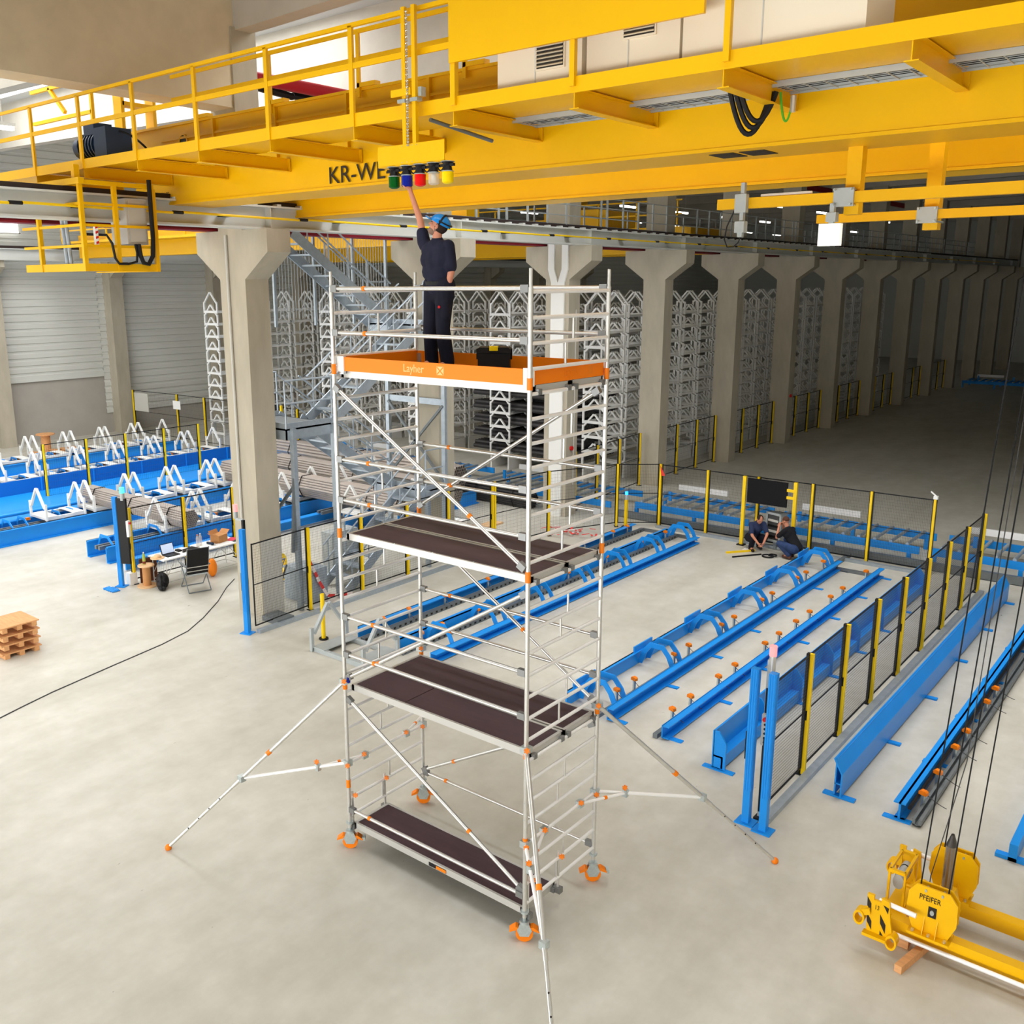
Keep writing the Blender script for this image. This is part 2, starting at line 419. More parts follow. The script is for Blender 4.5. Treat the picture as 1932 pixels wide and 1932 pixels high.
# ------------------------------------------------------------------ crane runway beams
def i_beam(g, xc, y0, y1, zb, zt, fw, tf=0.035, tw=0.02):
    g.box(xc-fw/2, xc+fw/2, y0, y1, zb, zb+tf); g.box(xc-fw/2, xc+fw/2, y0, y1, zt-tf, zt); g.box(xc-tw/2, xc+tw/2, y0, y1, zb+tf, zt-tf)
RB0, RB1 = -14.0, 80.0
rw = E_('crane_runway', (-10.5, 0, 8.39), 'white steel crane runway beam with yellow conductor bar along the column tops', 'crane runway')
g = G(); i_beam(g, 0, RB0, RB1, 0, 0.46, 0.42); 
for k in range(-3, 13):
    y = 5.18+6*k
    g.box(0.01, 0.19, y-0.01, y+0.01, 0.035, 0.425)
O('beam', g, 'runway_white', rw, smooth=False)
O('crane_rail', G().box(-0.04, 0.04, RB0, RB1, 0.46, 0.56), 'rail_black', rw, smooth=False)
clip = G().box(0.05, 0.2, -0.05, 0.05, 0.45, 0.5).mesh('rail_clip', False); clip.materials.append(MATS['runway_white'])
for i in range(86): O('rail_clip', clip, None, rw, (0, 3.0+0.6*i, 0))
g = G(); y = -12.0; seg = G()
while y < 70: seg.tube((0.33, y, 0.22), (0.33, y+2.85, 0.20), 0.025, 6); y += 3.0
O('conductor_bar', seg, 'yellow_post', rw)
g = G(); y = -12.0
while y < 60: g.box(0.02, 0.3, y+1.0, y+1.22, 0.20, 0.23); g.tube((0.33, y+2.8, 0.21), (0.33, y+3.02, 0.21), 0.034, 6); y += 3.0
O('conductor_bracket', g, 'black_plastic', rw, smooth=False)
rw2 = E_('crane_runway', (-12.05, 0, 8.40), 'dark red crane runway beam just behind the white one', 'crane runway')
g = G(); i_beam(g, 0, RB0, RB1, 0, 0.46, 0.42); O('beam', g, 'runway_red', rw2, smooth=False)
O('crane_rail', G().box(-0.04, 0.04, RB0, RB1, 0.46, 0.56), 'rail_black', rw2, smooth=False)
rw3 = E_('crane_runway', (-37.5, 0, 8.40), 'white crane runway beam along the white cladding wall', 'crane runway')
g = G(); i_beam(g, 0, RB0, 60, 0, 0.5, 0.42); O('beam', g, 'runway_white', rw3, smooth=False)
O('crane_rail', G().box(-0.04, 0.04, RB0, 60, 0.5, 0.62), 'rail_black', rw3, smooth=False)
# service walkway railing between the two runways
rl = E_('walkway_railing', (-11.25, 0, 8.92), 'long grey galvanised railing on top of the crane runway', 'railing')
post = G().box(-0.02, 0.02, -0.03, 0.03, 0, 0.92).mesh('post', False); post.materials.append(MATS['grey_steel'])
def rail_x(y):
    for k, yc in enumerate(COLY):
        if abs(y-yc) < 0.5: return True
    return False
y = 8.0; i = 0
while y < 66:
    if not rail_x(y): O('post', post, None, rl, (0.62, y, 0))
    y += 0.95 if i % 6 else 0.35
    i += 1
for z in (0.30, 0.61, 0.9): O('rail', G().tube((0.62, 8, z), (0.62, 66, z), 0.016, 6), 'grey_steel', rl)
O('kick_board', G().box(0.6, 0.63, 8, 66, 0, 0.06), 'galv_dark', rl, smooth=False)
rl2 = E_('walkway_railing', (-13.0, 0, 8.92), 'second grey railing seen behind the runway railing', 'railing')
y = 18.0
while y < 66: O('post', post, None, rl2, (0, y, 0)); y += 1.45
for z in (0.30, 0.61, 0.9): O('rail', G().tube((0, 18, z), (0, 66, z), 0.014, 6), 'grey_steel', rl2)

# ------------------------------------------------------------------ fluorescent lamps in the dark far bays
lampm = G().box(-0.07, 0.07, -0.75, 0.75, 0, 0.09).mesh('lamp_tube', False); lampm.materials.append(MATS['tube_light'])
lampb = G().box(-0.1, 0.1, -0.78, 0.78, 0.09, 0.17).box(-0.01, 0.01, -0.5, -0.48, 0.17, 3.0).box(-0.01, 0.01, 0.48, 0.5, 0.17, 3.0).mesh('lamp_housing', False); lampb.materials.append(MATS['cabinet_grey'])
RN = {-15.5: 'line nearest the column row', -21.5: 'second line from the column row', -28.0: 'third line from the column row', -34.5: 'line nearest the cladding wall'}
for x in (-15.5, -21.5, -28.0, -34.5):
    for i in range(9):
        y = 26.2+6.0*i
        t = E_('fluorescent_lamp', (x, y, 11.2), 'hanging fluorescent lamp, %s from the near end of the %s' % (ORD[i] if i else 'first', RN[x]), 'lamp', 'fluorescent lamps, '+RN[x])
        O('lamp_tube', lampm, None, t); O('lamp_housing', lampb, None, t)
for i, (x, y) in enumerate(((-20.0, 4.0), (-33.6, 8.0), (-24.0, 11.3))):
    t = E_('fluorescent_lamp', (x, y, 11.2), ['long white lamp glowing under the roof in the top left corner', 'white roof lamp seen behind the yellow cab frame', 'white roof lamp low behind the crane girder at upper left'][i], 'lamp')
    O('lamp_tube', lampm, None, t); O('lamp_housing', lampb, None, t)

# red roof pipe and black cable festoon up in the roof, above the crane
single('sprinkler_pipe', G().tube((-13.2, 6.3, 11.95), (-13.2, 60, 11.95), 0.15, 12), 'red_paint', 'thick red pipe under the roof above the crane girder', 'pipe')
g = G().box(-14.3, -13.9, 6.3, 40, 12.05, 12.1); 
for i in range(24): g.tube((-14.1+0.12*math.sin(i*2.1), 6.4+1.4*i, 11.95), (-14.1, 7.7+1.4*i, 11.9), 0.09, 6)
single('cable_tray', g, 'black_plastic', 'black cable tray with hanging cables under the roof', 'cable tray')
g = G()
for i in range(5): g.bar((-13.0+0.05*i, 14.3+0.13*i, 12.25), (-13.2+0.05*i, 14.4+0.13*i, 11.5), 0.03, 0.1)
g.box(-13.4, -12.8, 14.2, 15.1, 12.2, 12.3); g.box(-13.3, -12.9, 14.2, 15.1, 11.45, 11.52)
single('heater_unit', g, 'black_plastic', 'black slatted unit hanging under the roof above the crane', 'ceiling unit')
# a second yellow crane in the dark bay behind the columns
c2 = E_('overhead_crane', (-25, 30, 8.5), 'distant yellow overhead crane in the bay behind the columns', 'crane')
g = G().box(-11.5, 11.5, -0.3, 0.3, 0, 1.05); O('girder', g, 'yellow', c2, smooth=False)
O('end_carriage', G().box(11.3, 12.2, -1.6, 1.8, 0.5, 1.0), 'yellow', c2, smooth=False)
O('girder', G().box(-11.5, 11.5, 2.2, 2.8, 0, 1.05), 'yellow', c2, smooth=False)
g = G()
for i in range(13): g.box(-11.5+1.9*i-0.03, -11.5+1.9*i+0.03, -1.1, -1.04, 1.05, 2.1)
for z in (1.55, 2.1): g.box(-11.5, 11.5, -1.1, -1.05, z-0.03, z+0.03)
O('railing', g, 'yellow', c2, smooth=False)
O('walkway', G().box(-11.5, 11.5, -1.1, -0.3, 0.95, 1.05), 'yellow', c2, smooth=False)
O('trolley', G().box(4, 7.4, -0.2, 2.7, 1.05, 2.0).box(4.6, 5.6, 0.2, 1.0, 2.0, 2.5), 'yellow', c2, smooth=False)
c3 = E_('overhead_crane', (-25, 15.5, 8.5), 'yellow overhead crane seen through the steel stairs', 'crane')
O('girder', G().box(-11.5, 11.5, -0.3, 0.3, 0, 1.0), 'yellow', c3, smooth=False)
g = G()
for i in range(13): g.box(-11.5+1.9*i-0.03, -11.5+1.9*i+0.03, -1.1, -1.04, 0.7, 1.6)
for z in (1.15, 1.6): g.box(-11.5, 11.5, -1.1, -1.05, z-0.03, z+0.03)
g.box(-11.5, 11.5, -1.1, -0.3, 0.6, 0.7)
O('railing', g, 'yellow', c3, smooth=False)
O('signal_lamp', G().tube((2.0, -0.9, -0.25), (2.0, -0.9, -0.05), 0.07, 10), 'tube_light', c3)
# ------------------------------------------------------------------ the yellow overhead crane above the scaffold
CR = E_('overhead_crane', (0, 0, 0), 'large yellow overhead crane marked KR-WE across the top of the picture', 'crane')
CX0, CX1 = -11.6, 12.0
g = G().box(CX0, CX1, 2.95, 3.9, 8.75, 8.79).box(CX0, CX1, 2.97, 2.99, 8.79, 10.1).box(CX0, CX1, 3.86, 3.88, 8.79, 10.1).box(CX0-0.02, CX1, 2.92, 3.93, 10.1, 10.14)
girder = O('girder', g, 'yellow', CR, smooth=False)
g = G().prism([(-11.35, 8.98), (-10.56, 8.66), (CX1, 8.66), (CX1, 10.2), (-11.35, 10.2)], 'y', 6.0, 6.04)
g.prism([(-10.56, 8.66), (CX1, 8.66), (CX1, 8.70), (-10.56, 8.70)], 'y', 5.97, 6.75)
g.prism([(-11.35, 8.98), (-10.56, 8.66), (-10.56, 8.70), (-11.35, 9.02)], 'y', 5.97, 6.75)
g.box(-11.35, CX1, 6.7, 6.74, 8.7, 10.2)
O('girder', g, 'yellow', CR, smooth=False)
O('end_carriage', G().box(-10.95, -10.2, 3.95, 8.4, 9.0, 9.62).box(-10.75, -10.25, 7.3, 8.0, 8.95, 9.0), 'yellow', CR, smooth=False)
wheel = G().tube((-10.56, 0, 9.07), (-10.44, 0, 9.07), 0.11, 16).mesh('wheel'); wheel.materials.append(MATS['steel_tip'])
for y in (4.4, 7.6): O('wheel', wheel, None, CR, (0, y, 0.0))
O('girder_hole', G().ring((-9.89, 2.95, 9.81), 'y', 0.13, 0.05, 0.02, 18), 'yellow', CR)
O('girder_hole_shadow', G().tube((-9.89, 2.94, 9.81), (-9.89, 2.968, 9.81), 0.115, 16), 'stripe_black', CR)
# stiffener rail on the upper web
O('web_rail', G().box(CX0+1, -0.3, 2.93, 2.97, 9.86, 9.9), 'yellow', CR, smooth=False)
for i in range(7): O('web_stiffener', G().box(-9.0+1.68*i, -8.95+1.68*i, 2.91, 2.97, 9.3, 10.1), 'yellow', CR, smooth=False)
# walkway along the girder
O('walkway_plate', G().box(-14, CX1, 1.27, 2.35, 9.30, 9.33), 'yellow', CR, smooth=False)
O('walkway_fascia', G().box(-14, CX1, 1.24, 1.27, 9.24, 9.40), 'yellow', CR, smooth=False)
PX = [-12.05+1.668*i for i in range(15)]
br = G().box(-0.005, 0.005, 1.25, 2.95, 9.09, 9.27).box(-0.06, 0.06, 1.25, 2.95, 9.08, 9.09).box(-0.06, 0.06, 1.25, 2.95, 9.27, 9.28).box(-0.06, 0.06, 2.93, 2.95, 9.08, 9.28).mesh('bracket', False); br.materials.append(MATS['yellow'])
for x in PX: O('bracket', br, None, CR, (x, 0, 0))
po = G().box(-0.035, 0.035, 1.22, 1.26, 9.24, 10.42).mesh('railing_post', False); po.materials.append(MATS['yellow'])
for i, x in enumerate(PX):
    if x < -3.0: O('railing_post', po, None, CR, (x, 0, 0))
O('handrail', G().box(-14, -1.9, 1.22, 1.265, 10.40, 10.45), 'yellow', CR, smooth=False)
O('knee_rail', G().box(-14, -1.9, 1.225, 1.25, 9.92, 9.99), 'yellow', CR, smooth=False)
# railing on the girder's far side, seen through the first one
for i in range(5):
    x = -9.4+2.05*i
    O('railing_post', G().box(x-0.03, x+0.03, 2.88, 2.92, 10.0, 10.9), 'yellow', CR, smooth=False)
    O('post_foot', G().box(x-0.02, x+0.35, 2.88, 3.0, 10.14, 10.2), 'yellow', CR, smooth=False)
for z in (10.5, 10.88): O('back_rail', G().box(-10.1, -1.0, 2.885, 2.915, z, z+0.06), 'yellow', CR, smooth=False)
# mesh cable tray under the walkway
tr = G()
for y in (2.38, 2.86): tr.box(-2.05, CX1, y-0.01, y+0.01, 9.24, 9.30)
for i in range(70): tr.box(-2.0+0.2*i, -1.99+0.2*i, 2.38, 2.86, 9.245, 9.255)
for i in range(6): tr.box(-2.05, CX1, 2.42+0.08*i, 2.425+0.08*i, 9.25, 9.256)
O('cable_tray', tr, 'grey_steel', CR, kind='stuff', smooth=False)
cb = G()
for i in range(4): cb.tube((-2.0, 2.45+0.09*i, 9.285), (CX1, 2.45+0.09*i, 9.285), 0.024, 6)
O('tray_cables', cb, 'cable_black', CR)
# electrical cabinets standing on the walkway
for i, (xa, xb) in enumerate(((-1.55, -0.42), (-0.36, 0.72), (0.75, 2.5))):
    O('switch_cabinet', G().box(xa, xb, 1.45, 2.2, 9.33, 11.3), 'panel_cream', CR, smooth=False)
    O('door_seam', G().box(xa+(xb-xa)*0.46, xa+(xb-xa)*0.46+0.012, 1.443, 1.45, 9.36, 11.3), 'cabinet_grey', CR, smooth=False)
for xg, zg in ((-0.82, 9.58), (0.27, 9.73)):
    O('vent_frame', G().box(xg-0.19, xg+0.19, 1.43, 1.45, zg-0.02, zg+0.36), 'panel_cream', CR, smooth=False)
    for k in range(8): O('vent_slat', G().prism([(1.40, zg+0.02+0.04*k), (1.43, zg+0.035+0.04*k), (1.43, zg+0.015+0.04*k)], 'x', xg-0.17, xg+0.17), 'panel_cream', CR, smooth=False)
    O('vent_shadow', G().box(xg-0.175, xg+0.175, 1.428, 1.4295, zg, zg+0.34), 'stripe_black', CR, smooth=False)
O('cover_panel', G().box(-2.05, 1.1, 1.18, 1.22, 9.75, 11.4), 'yellow', CR, smooth=False)
O('cover_post', G().box(-2.05, -1.98, 1.2, 1.27, 9.3, 9.8), 'yellow', CR, smooth=False)
for x in (-0.38, 1.33): O('cover_post', G().box(x-0.03, x+0.03, 1.2, 1.26, 9.3, 11.4), 'yellow', CR, smooth=False)
# grey strut under the walkway beside the lights
O('strut', G().tube((-2.45, 1.3, 9.2), (-2.3, 2.3, 9.05), 0.025, 8), 'galv_dark', CR)
# lettering on the girder
rx = (PI/2, 0, 0)
letters('KR-WE-2', 0.36, 'marking_black', CR, (-6.09, 2.945, 8.83), rx, width=1.12, name='marking')
letters('22096786 CE', 0.115, 'marking_black', CR, (-11.0, 2.945, 8.9), rx, width=0.85, name='serial_marking')
for i, (x, y) in enumerate(((0.25, 3.3), (0.62, 3.3))):
    O('sticker', G().box(x, x+0.3, y-0.15, y+0.25, 8.742, 8.75).box(x+0.05, x+0.25, y-0.05, y+0.15, 8.74, 8.742), 'marking_black', CR, smooth=False)
# cable loop hanging under the right bracket
def arc(p, q, sag, n=14):
    p = V(p); q = V(q); out = []
    for i in range(n+1):
        t = i/n; a = p.lerp(q, t); out.append(a - V(0, 0, 1)*sag*4*t*(1-t))
    return out
for i, dx in enumerate((0, 0.06, 0.11)):
    O('cable', G().path(arc((0.92+dx, 2.2, 9.24), (1.28+dx*0.5, 2.4, 9.2), 0.42-0.06*i), 0.028, 8), 'cable_black', CR)
O('cable', G().path(arc((1.36, 2.45, 9.2), (1.48, 2.5, 9.15), 0.26), 0.012, 6), 'cable_green', CR)
O('cable_plug', G().tube((1.48, 2.5, 9.0), (1.48, 2.5, 9.16), 0.03, 8), 'alu', CR)
# sensor arms hanging under the girders at the right
O('hanger_arm', G().box(1.7, 1.86, 3.6, 3.75, 8.03, 8.76), 'yellow', CR, smooth=False)
O('hanger_bar', G().box(0.22, 6.5, 3.5, 3.6, 8.15, 8.27), 'yellow', CR, smooth=False)
O('clamp_plate', G().box(1.62, 1.84, 3.47, 3.5, 8.11, 8.31), 'grey_steel', CR, smooth=False)
for sx in (1.64, 1.82):
    for sz in (8.13, 8.29): O('bolt', G().tube((sx, 3.42, sz), (sx, 3.8, sz), 0.012, 6), 'zinc', CR)
O('hanger_arm', G().box(2.28, 2.44, 4.6, 4.75, 7.88, 9.4), 'yellow', CR, smooth=False)
O('hanger_bar', G().box(1.07, 6.5, 4.5, 4.6, 8.0, 8.1), 'yellow', CR, smooth=False)
O('clamp_plate', G().box(2.24, 2.46, 4.46, 4.5, 7.95, 8.13), 'grey_steel', CR, smooth=False)
for sx in (2.26, 2.44):
    for sz in (7.97, 8.11): O('bolt', G().tube((sx, 4.43, sz), (sx, 4.82, sz), 0.013, 6), 'zinc', CR)
O('hanging_sensor', G().box(1.5, 1.74, 3.42, 3.5, 7.69, 7.93), 'panel_white_led', CR, smooth=False)
O('sensor_bracket', G().box(1.6, 1.65, 3.44, 3.5, 7.93, 8.15).box(1.57, 1.68, 3.42, 3.52, 7.95, 8.05), 'grey_steel', CR, smooth=False)
O('tape_bar', G().tube((0.75, 3.55, 8.29), (1.35, 3.55, 8.29), 0.018, 6), 'white_steel', CR)
s = O('scanner_column', G().box(0.54, 0.585, 3.44, 3.5, 7.92, 8.44), 'grey_steel', CR, smooth=False)
O('clamp_plate', G().box(0.48, 0.62, 3.42, 3.5, 8.1, 8.31), 'grey_steel', CR, smooth=False)
O('scanner_head', G().box(0.5, 0.62, 3.40, 3.5, 7.87, 8.0).box(0.53, 0.59, 3.42, 3.48, 7.82, 7.87), 'grey_steel', CR, smooth=False)
O('cable', G().path([(0.56, 3.45, 7.82), (0.54, 3.45, 7.76), (0.48, 3.45, 7.71), (0.4, 3.45, 7.71), (0.36, 3.45, 7.8), (0.38, 3.46, 7.95), (0.46, 3.48, 8.14)], 0.008, 6), 'cable_black', CR)
# maintenance cage under the crane end at the left
CA, CB, CY0, CY1, CZ0, CZ1 = -12.1, -10.0, 0.93, 2.3, 7.53, 8.95
g = G().box(CA, CB, CY0-0.02, CY0+0.02, CZ0, CZ0+0.13).box(CB-0.02, CB+0.02, CY0, CY1, CZ0, CZ0+0.13).box(CA, CB, CY1-0.02, CY1+0.02, CZ0, CZ0+0.13)
O('cage_kick_plate', g, 'yellow', CR, smooth=False)
O('cage_grating', G().box(CA, CB, CY0, CY1, CZ0+0.02, CZ0+0.05), 'galv_dark', CR, smooth=False)
for (x, y) in ((CB, CY0), (CB, CY1), (CA+0.6, CY0), (CB, 1.55)):
    O('cage_post', G().box(x-0.035, x+0.035, y-0.035, y+0.035, CZ0, CZ1), 'yellow', CR, smooth=False)
for i, z in enumerate((7.93, 8.27, 8.62)):
    O('cage_rail', G().box(CA, CB, CY0-0.02, CY0+0.02, z, z+0.045), 'yellow', CR, smooth=False)
    O('cage_rail', G().box(CB-0.02, CB+0.02, CY0, CY1, z, z+0.045), 'yellow', CR, smooth=False)
O('cage_top_beam', G().box(CA, CB+0.08, CY0-0.05, CY0+0.05, CZ1, CZ1+0.1).box(CB-0.04, CB+0.04, CY0, CY1, CZ1, CZ1+0.07), 'yellow', CR, smooth=False)
O('cage_hanger', G().box(CB-0.45, CB-0.35, 1.05, 1.15, CZ1, 9.3), 'yellow', CR, smooth=False)
O('cage_cabinet', G().box(-10.6, -10.08, 1.8, 2.2, 8.0, 8.78), 'cabinet_grey', CR, smooth=False)
O('cage_cabinet_door', G().box(-10.075, -10.06, 1.84, 2.16, 8.04, 8.74), 'cabinet_grey', CR, smooth=False)
O('cable', G().path([(-9.93, 2.2, 9.1), (-9.93, 2.2, 8.6), (-9.93, 2.2, 8.1), (-9.93, 2.17, 7.8), (-9.93, 2.08, 7.66), (-9.93, 1.98, 7.68), (-9.93, 1.93, 7.8), (-9.95, 1.92, 8.0)], 0.04, 8), 'cable_black', CR)
O('cable', G().path([(-10.2, 1.05, 8.15), (-10.0, 1.35, 8.14), (-9.96, 1.42, 8.0), (-9.95, 1.45, 7.75), (-9.95, 1.52, 7.66), (-9.95, 1.7, 7.66), (-9.95, 1.86, 7.7), (-9.95, 1.88, 7.85), (-9.96, 1.86, 8.0)], 0.022, 8), 'cable_black', CR)
O('striped_sign', G().box(-10.07, -10.0, 1.15, 1.2, 7.95, 8.3), 'white_steel', CR, smooth=False)
for i in range(4): O('red_stripe', G().prism([(1.15, 7.98+0.085*i), (1.2, 8.0+0.085*i), (1.2, 8.04+0.085*i), (1.15, 8.02+0.085*i)], 'x', -10.0, -9.997), 'red', CR, smooth=False)
for x in (-10.75, -10.62): O('conduit', G().tube((x, 1.0, 7.6), (x-0.1, 1.0, 8.75), 0.035, 8), 'galv', CR)
# travel motor
mo = O('travel_motor', G().tube((-11.7, 2.0, 9.75), (-10.8, 2.0, 9.75), 0.2, 16), 'motor_blue', CR)
for i in range(6): O('cooling_fin', G().tube((-11.5+0.1*i, 2.0, 9.75), (-11.47+0.1*i, 2.0, 9.75), 0.24, 16), 'motor_blue', mo)
O('terminal_box', G().box(-11.3, -10.95, 1.82, 2.18, 9.92, 10.12), 'motor_blue', mo, smooth=False)
O('gear_case', G().box(-10.85, -10.45, 1.75, 2.25, 9.45, 10.0), 'motor_blue', mo, smooth=False)
O('motor_cable', G().path(arc((-10.5, 2.0, 9.95), (-9.9, 2.4, 9.4), -0.12), 0.02, 6), 'cable_black', mo)
# yellow gate frame and ladder frame beyond the crane's left end
g = G(); 
for (p, q) in (((-13.7, 3.4, 10.1), (-13.7, 3.4, 11.45)), ((-13.7, 3.4, 11.45), (-16.2, 3.4, 11.45)), ((-13.7, 3.4, 10.8), (-16.2, 3.4, 10.8)), ((-14.8, 3.4, 10.9), (-15.4, 3.4, 11.45))):
    g.bar(p, q, 0.07, 0.07, (0, 1, 0))
O('end_frame', g, 'yellow', CR, smooth=False)
g = G().box(-11.7, -11.6, 3.9, 4.75, 10.15, 11.05).box(-11.72, -11.4, 3.9, 3.98, 10.15, 11.05).box(-11.72, -11.4, 4.67, 4.75, 10.15, 11.05).box(-11.72, -11.4, 3.9, 4.75, 10.97, 11.05)
g = G()
for y in (3.95, 4.7): g.box(-13.75, -13.45, y-0.04, y+0.04, 10.15, 11.2)
for z in (10.19, 11.01): g.box(-13.75, -13.45, 3.95, 4.7, z-0.04, z+0.04)
O('cable_box_frame', g, 'yellow', CR, smooth=False)
# ------------------------------------------------------------------ signal light unit in front of the walkway
LP = E_('signal_light_panel', (-2.6, 1.1, 8.69), 'yellow panel with five coloured signal lamps hung from the crane walkway', 'signal panel')
O('panel', G().box(-0.54, 0.54, 0.0, 0.012, 0.005, 0.235).box(-0.54, 0.54, 0.0, 0.16, -0.005, 0.008), 'yellow', LP, smooth=False)
for x in (-0.1, 0.06): O('hanger_tube', G().box(x-0.028, x+0.028, 0.012, 0.06, 0.1, 1.75), 'yellow', LP, smooth=False)
O('cross_bar', G().box(-0.3, 0.02, 0.0, 0.03, 0.78, 0.86), 'yellow', LP, smooth=False)
for x in (-0.12, 0.08):
    O('clamp', G().cbox((x, 0.03, 0.72), 0.12, 0.09, 0.04), 'zinc', LP, smooth=False)
O('clamp', G().cbox((0.16, 0.05, 0.8), 0.05, 0.08, 0.1), 'zinc', LP, smooth=False)
ch = G(); 
for i in range(44):
    z = 0.22+0.034*i; ch.ring((-0.02, -0.01, z), 'x' if i % 2 else 'y', 0.016, 0.008, 0.007, 8)
O('chain', ch, 'zinc', LP, kind='stuff')
for i in range(4):
    for zz in (0.03, 0.215): O('rivet', G().tube((-0.13+0.08*i, -0.004, zz), (-0.13+0.08*i, 0.0, zz), 0.006, 6), 'zinc', LP)
for i, m in enumerate(('lamp_green', 'lamp_blue', 'lamp_red', 'lamp_clear', 'lamp_yellow')):
    x = -0.32+0.217*i; y = 0.05
    s = O('signal_lamp', G().tube((x, y, -0.235), (x, y, -0.11), 0.068, 16).ell((x, y, -0.23), 0.068, 0.068, 0.03, 16, 6), m, LP, label=['green', 'blue', 'red', 'clear', 'yellow'][i]+' lamp dome')
    O('lamp_base', G().tube((x, y, -0.11), (x, y, -0.045), 0.058, 14, 0.045).tube((x, y, -0.045), (x, y, -0.012), 0.045, 14, 0.07).box(x-0.1, x+0.1, y-0.02, y+0.02, -0.06, -0.03), 'black_plastic', s)
    O('lamp_collar', G().ring((x, y, -0.115), 'z', 0.073, 0.01, 0.01, 16), 'zinc', s)
    O('lamp_plate', G().tube((x, y, -0.012), (x, y, -0.004), 0.085, 12), 'zinc', s)
    if m == 'lamp_clear': O('bulb', G().ell((x, y, -0.17), 0.035, 0.035, 0.045, 12, 8), 'lamp_white', s)
    if i < 4: O('lamp_cable', G().path(arc((x+0.06, y, -0.06), (x+0.16, y, -0.06), 0.04, 8), 0.009, 6), 'cable_black', LP)
# ------------------------------------------------------------------ the mobile scaffold tower
SL, SW = 2.861, 1.4345
SF = E_('scaffold_tower', (0, 0, 0), 'tall silver aluminium mobile scaffold tower on orange castors with brown decks', 'scaffold')
PT = {'A': (0, 0), 'B': (-SL, 0), 'C': (0, SW), 'D': (-SL, SW)}
RZ = [0.466+0.25*k for k in range(28)]
R = 0.0255
for key, (x, y) in PT.items():
    for z0, z1 in ((0.3, 2.28), (2.28, 4.28), (4.28, 6.28), (6.28, 7.26)):
        u = O('upright', G().tube((x, y, z0), (x, y, z1), R, 14), 'alu', SF)
        if z0 > 1:
            O('locking_band', G().tube((x, y, z0-0.02), (x, y, z0+0.1), R+0.004, 14), 'orange', u)
            for k in (0.55, 0.75): O('pin', G().tube((x, y-0.03, z0-k), (x, y+0.03, z0-k), 0.006, 6), 'zinc', u)
    O('spigot', G().tube((x, y, 7.26), (x, y, 7.44), 0.019, 12), 'alu', SF)
    if key in 'AB': O('locking_band', G().tube((x, y, 1.18 if key == 'A' else 0.88), (x, y, 1.3 if key == 'A' else 0.99), R+0.004, 14), 'orange', SF)
rung = G().tube((0, 0, 0), (0, SW, 0), 0.02, 12).mesh('rung'); rung.materials.append(MATS['alu_bright'])
stiff = G().tube((0, 0, 0), (0, 0, 0.25), 0.013, 8).mesh('rung_stiffener'); stiff.materials.append(MATS['alu'])
for x in (0, -SL):
    for k, z in enumerate(RZ):
        O('rung', rung, None, SF, (x, 0, z))
        if k % 4 in (0, 1) and k < 27: O('rung_stiffener', stiff, None, SF, (x, 0.62+0.14*(k % 2), z))
def tube_with_claws(name, p, q, band=0.18, claw=True, r=0.0225, m='alu'):
    p = V(p); q = V(q); o = O(name, G().tube(p, q, r, 12), m, SF)
    d = (q-p).normalized()
    if band is not None:
        b = p.lerp(q, band); O('brace_band', G().tube(b-d*0.02, b+d*0.02, r+0.006, 12), 'orange', o)
    if claw:
        for c, s in ((p, 1), (q, -1)):
            O('claw', G().bar(c-d*s*0.035, c+d*s*0.06, 0.055, 0.075), 'claw', o, smooth=False)
    return o
off = 0.06
for lv in (7.216, 6.716, 5.216, 4.716, 3.216, 2.716):
    tube_with_claws('guard_rail', (-SL+0.05, 0, lv+0.03), (-0.05, 0, lv+0.03))
    tube_with_claws('guard_rail', (-SL+0.05, SW, lv+0.03), (-0.05, SW, lv+0.03))
tube_with_claws('base_strut', (-SL+0.05, 0.0, 0.57), (-0.05, 0.0, 0.57), 0.12)
tube_with_claws('base_strut', (-SL+0.05, SW, 0.50), (-0.05, SW, 0.50), 0.14)
for p, q, b in (((-SL+0.05, 0.02, 2.12), (-0.06, 0.02, 0.62), 0.72), ((-SL+0.05, SW-0.02, 0.55), (-0.05, SW-0.02, 2.12), 0.2),
                ((-SL+0.05, 0.02, 2.42), (-0.05, 0.02, 4.12), 0.2), ((-SL+0.05, SW-0.02, 4.12), (-0.05, SW-0.02, 2.42), 0.62),
                ((-SL+0.06, -0.02, 6.1), (-0.05, -0.02, 4.42), 0.74), ((-SL+0.05, SW-0.02, 4.42), (-0.1, SW-0.02, 6.12), 0.2)):
    tube_with_claws('diagonal_brace', p, q, b)
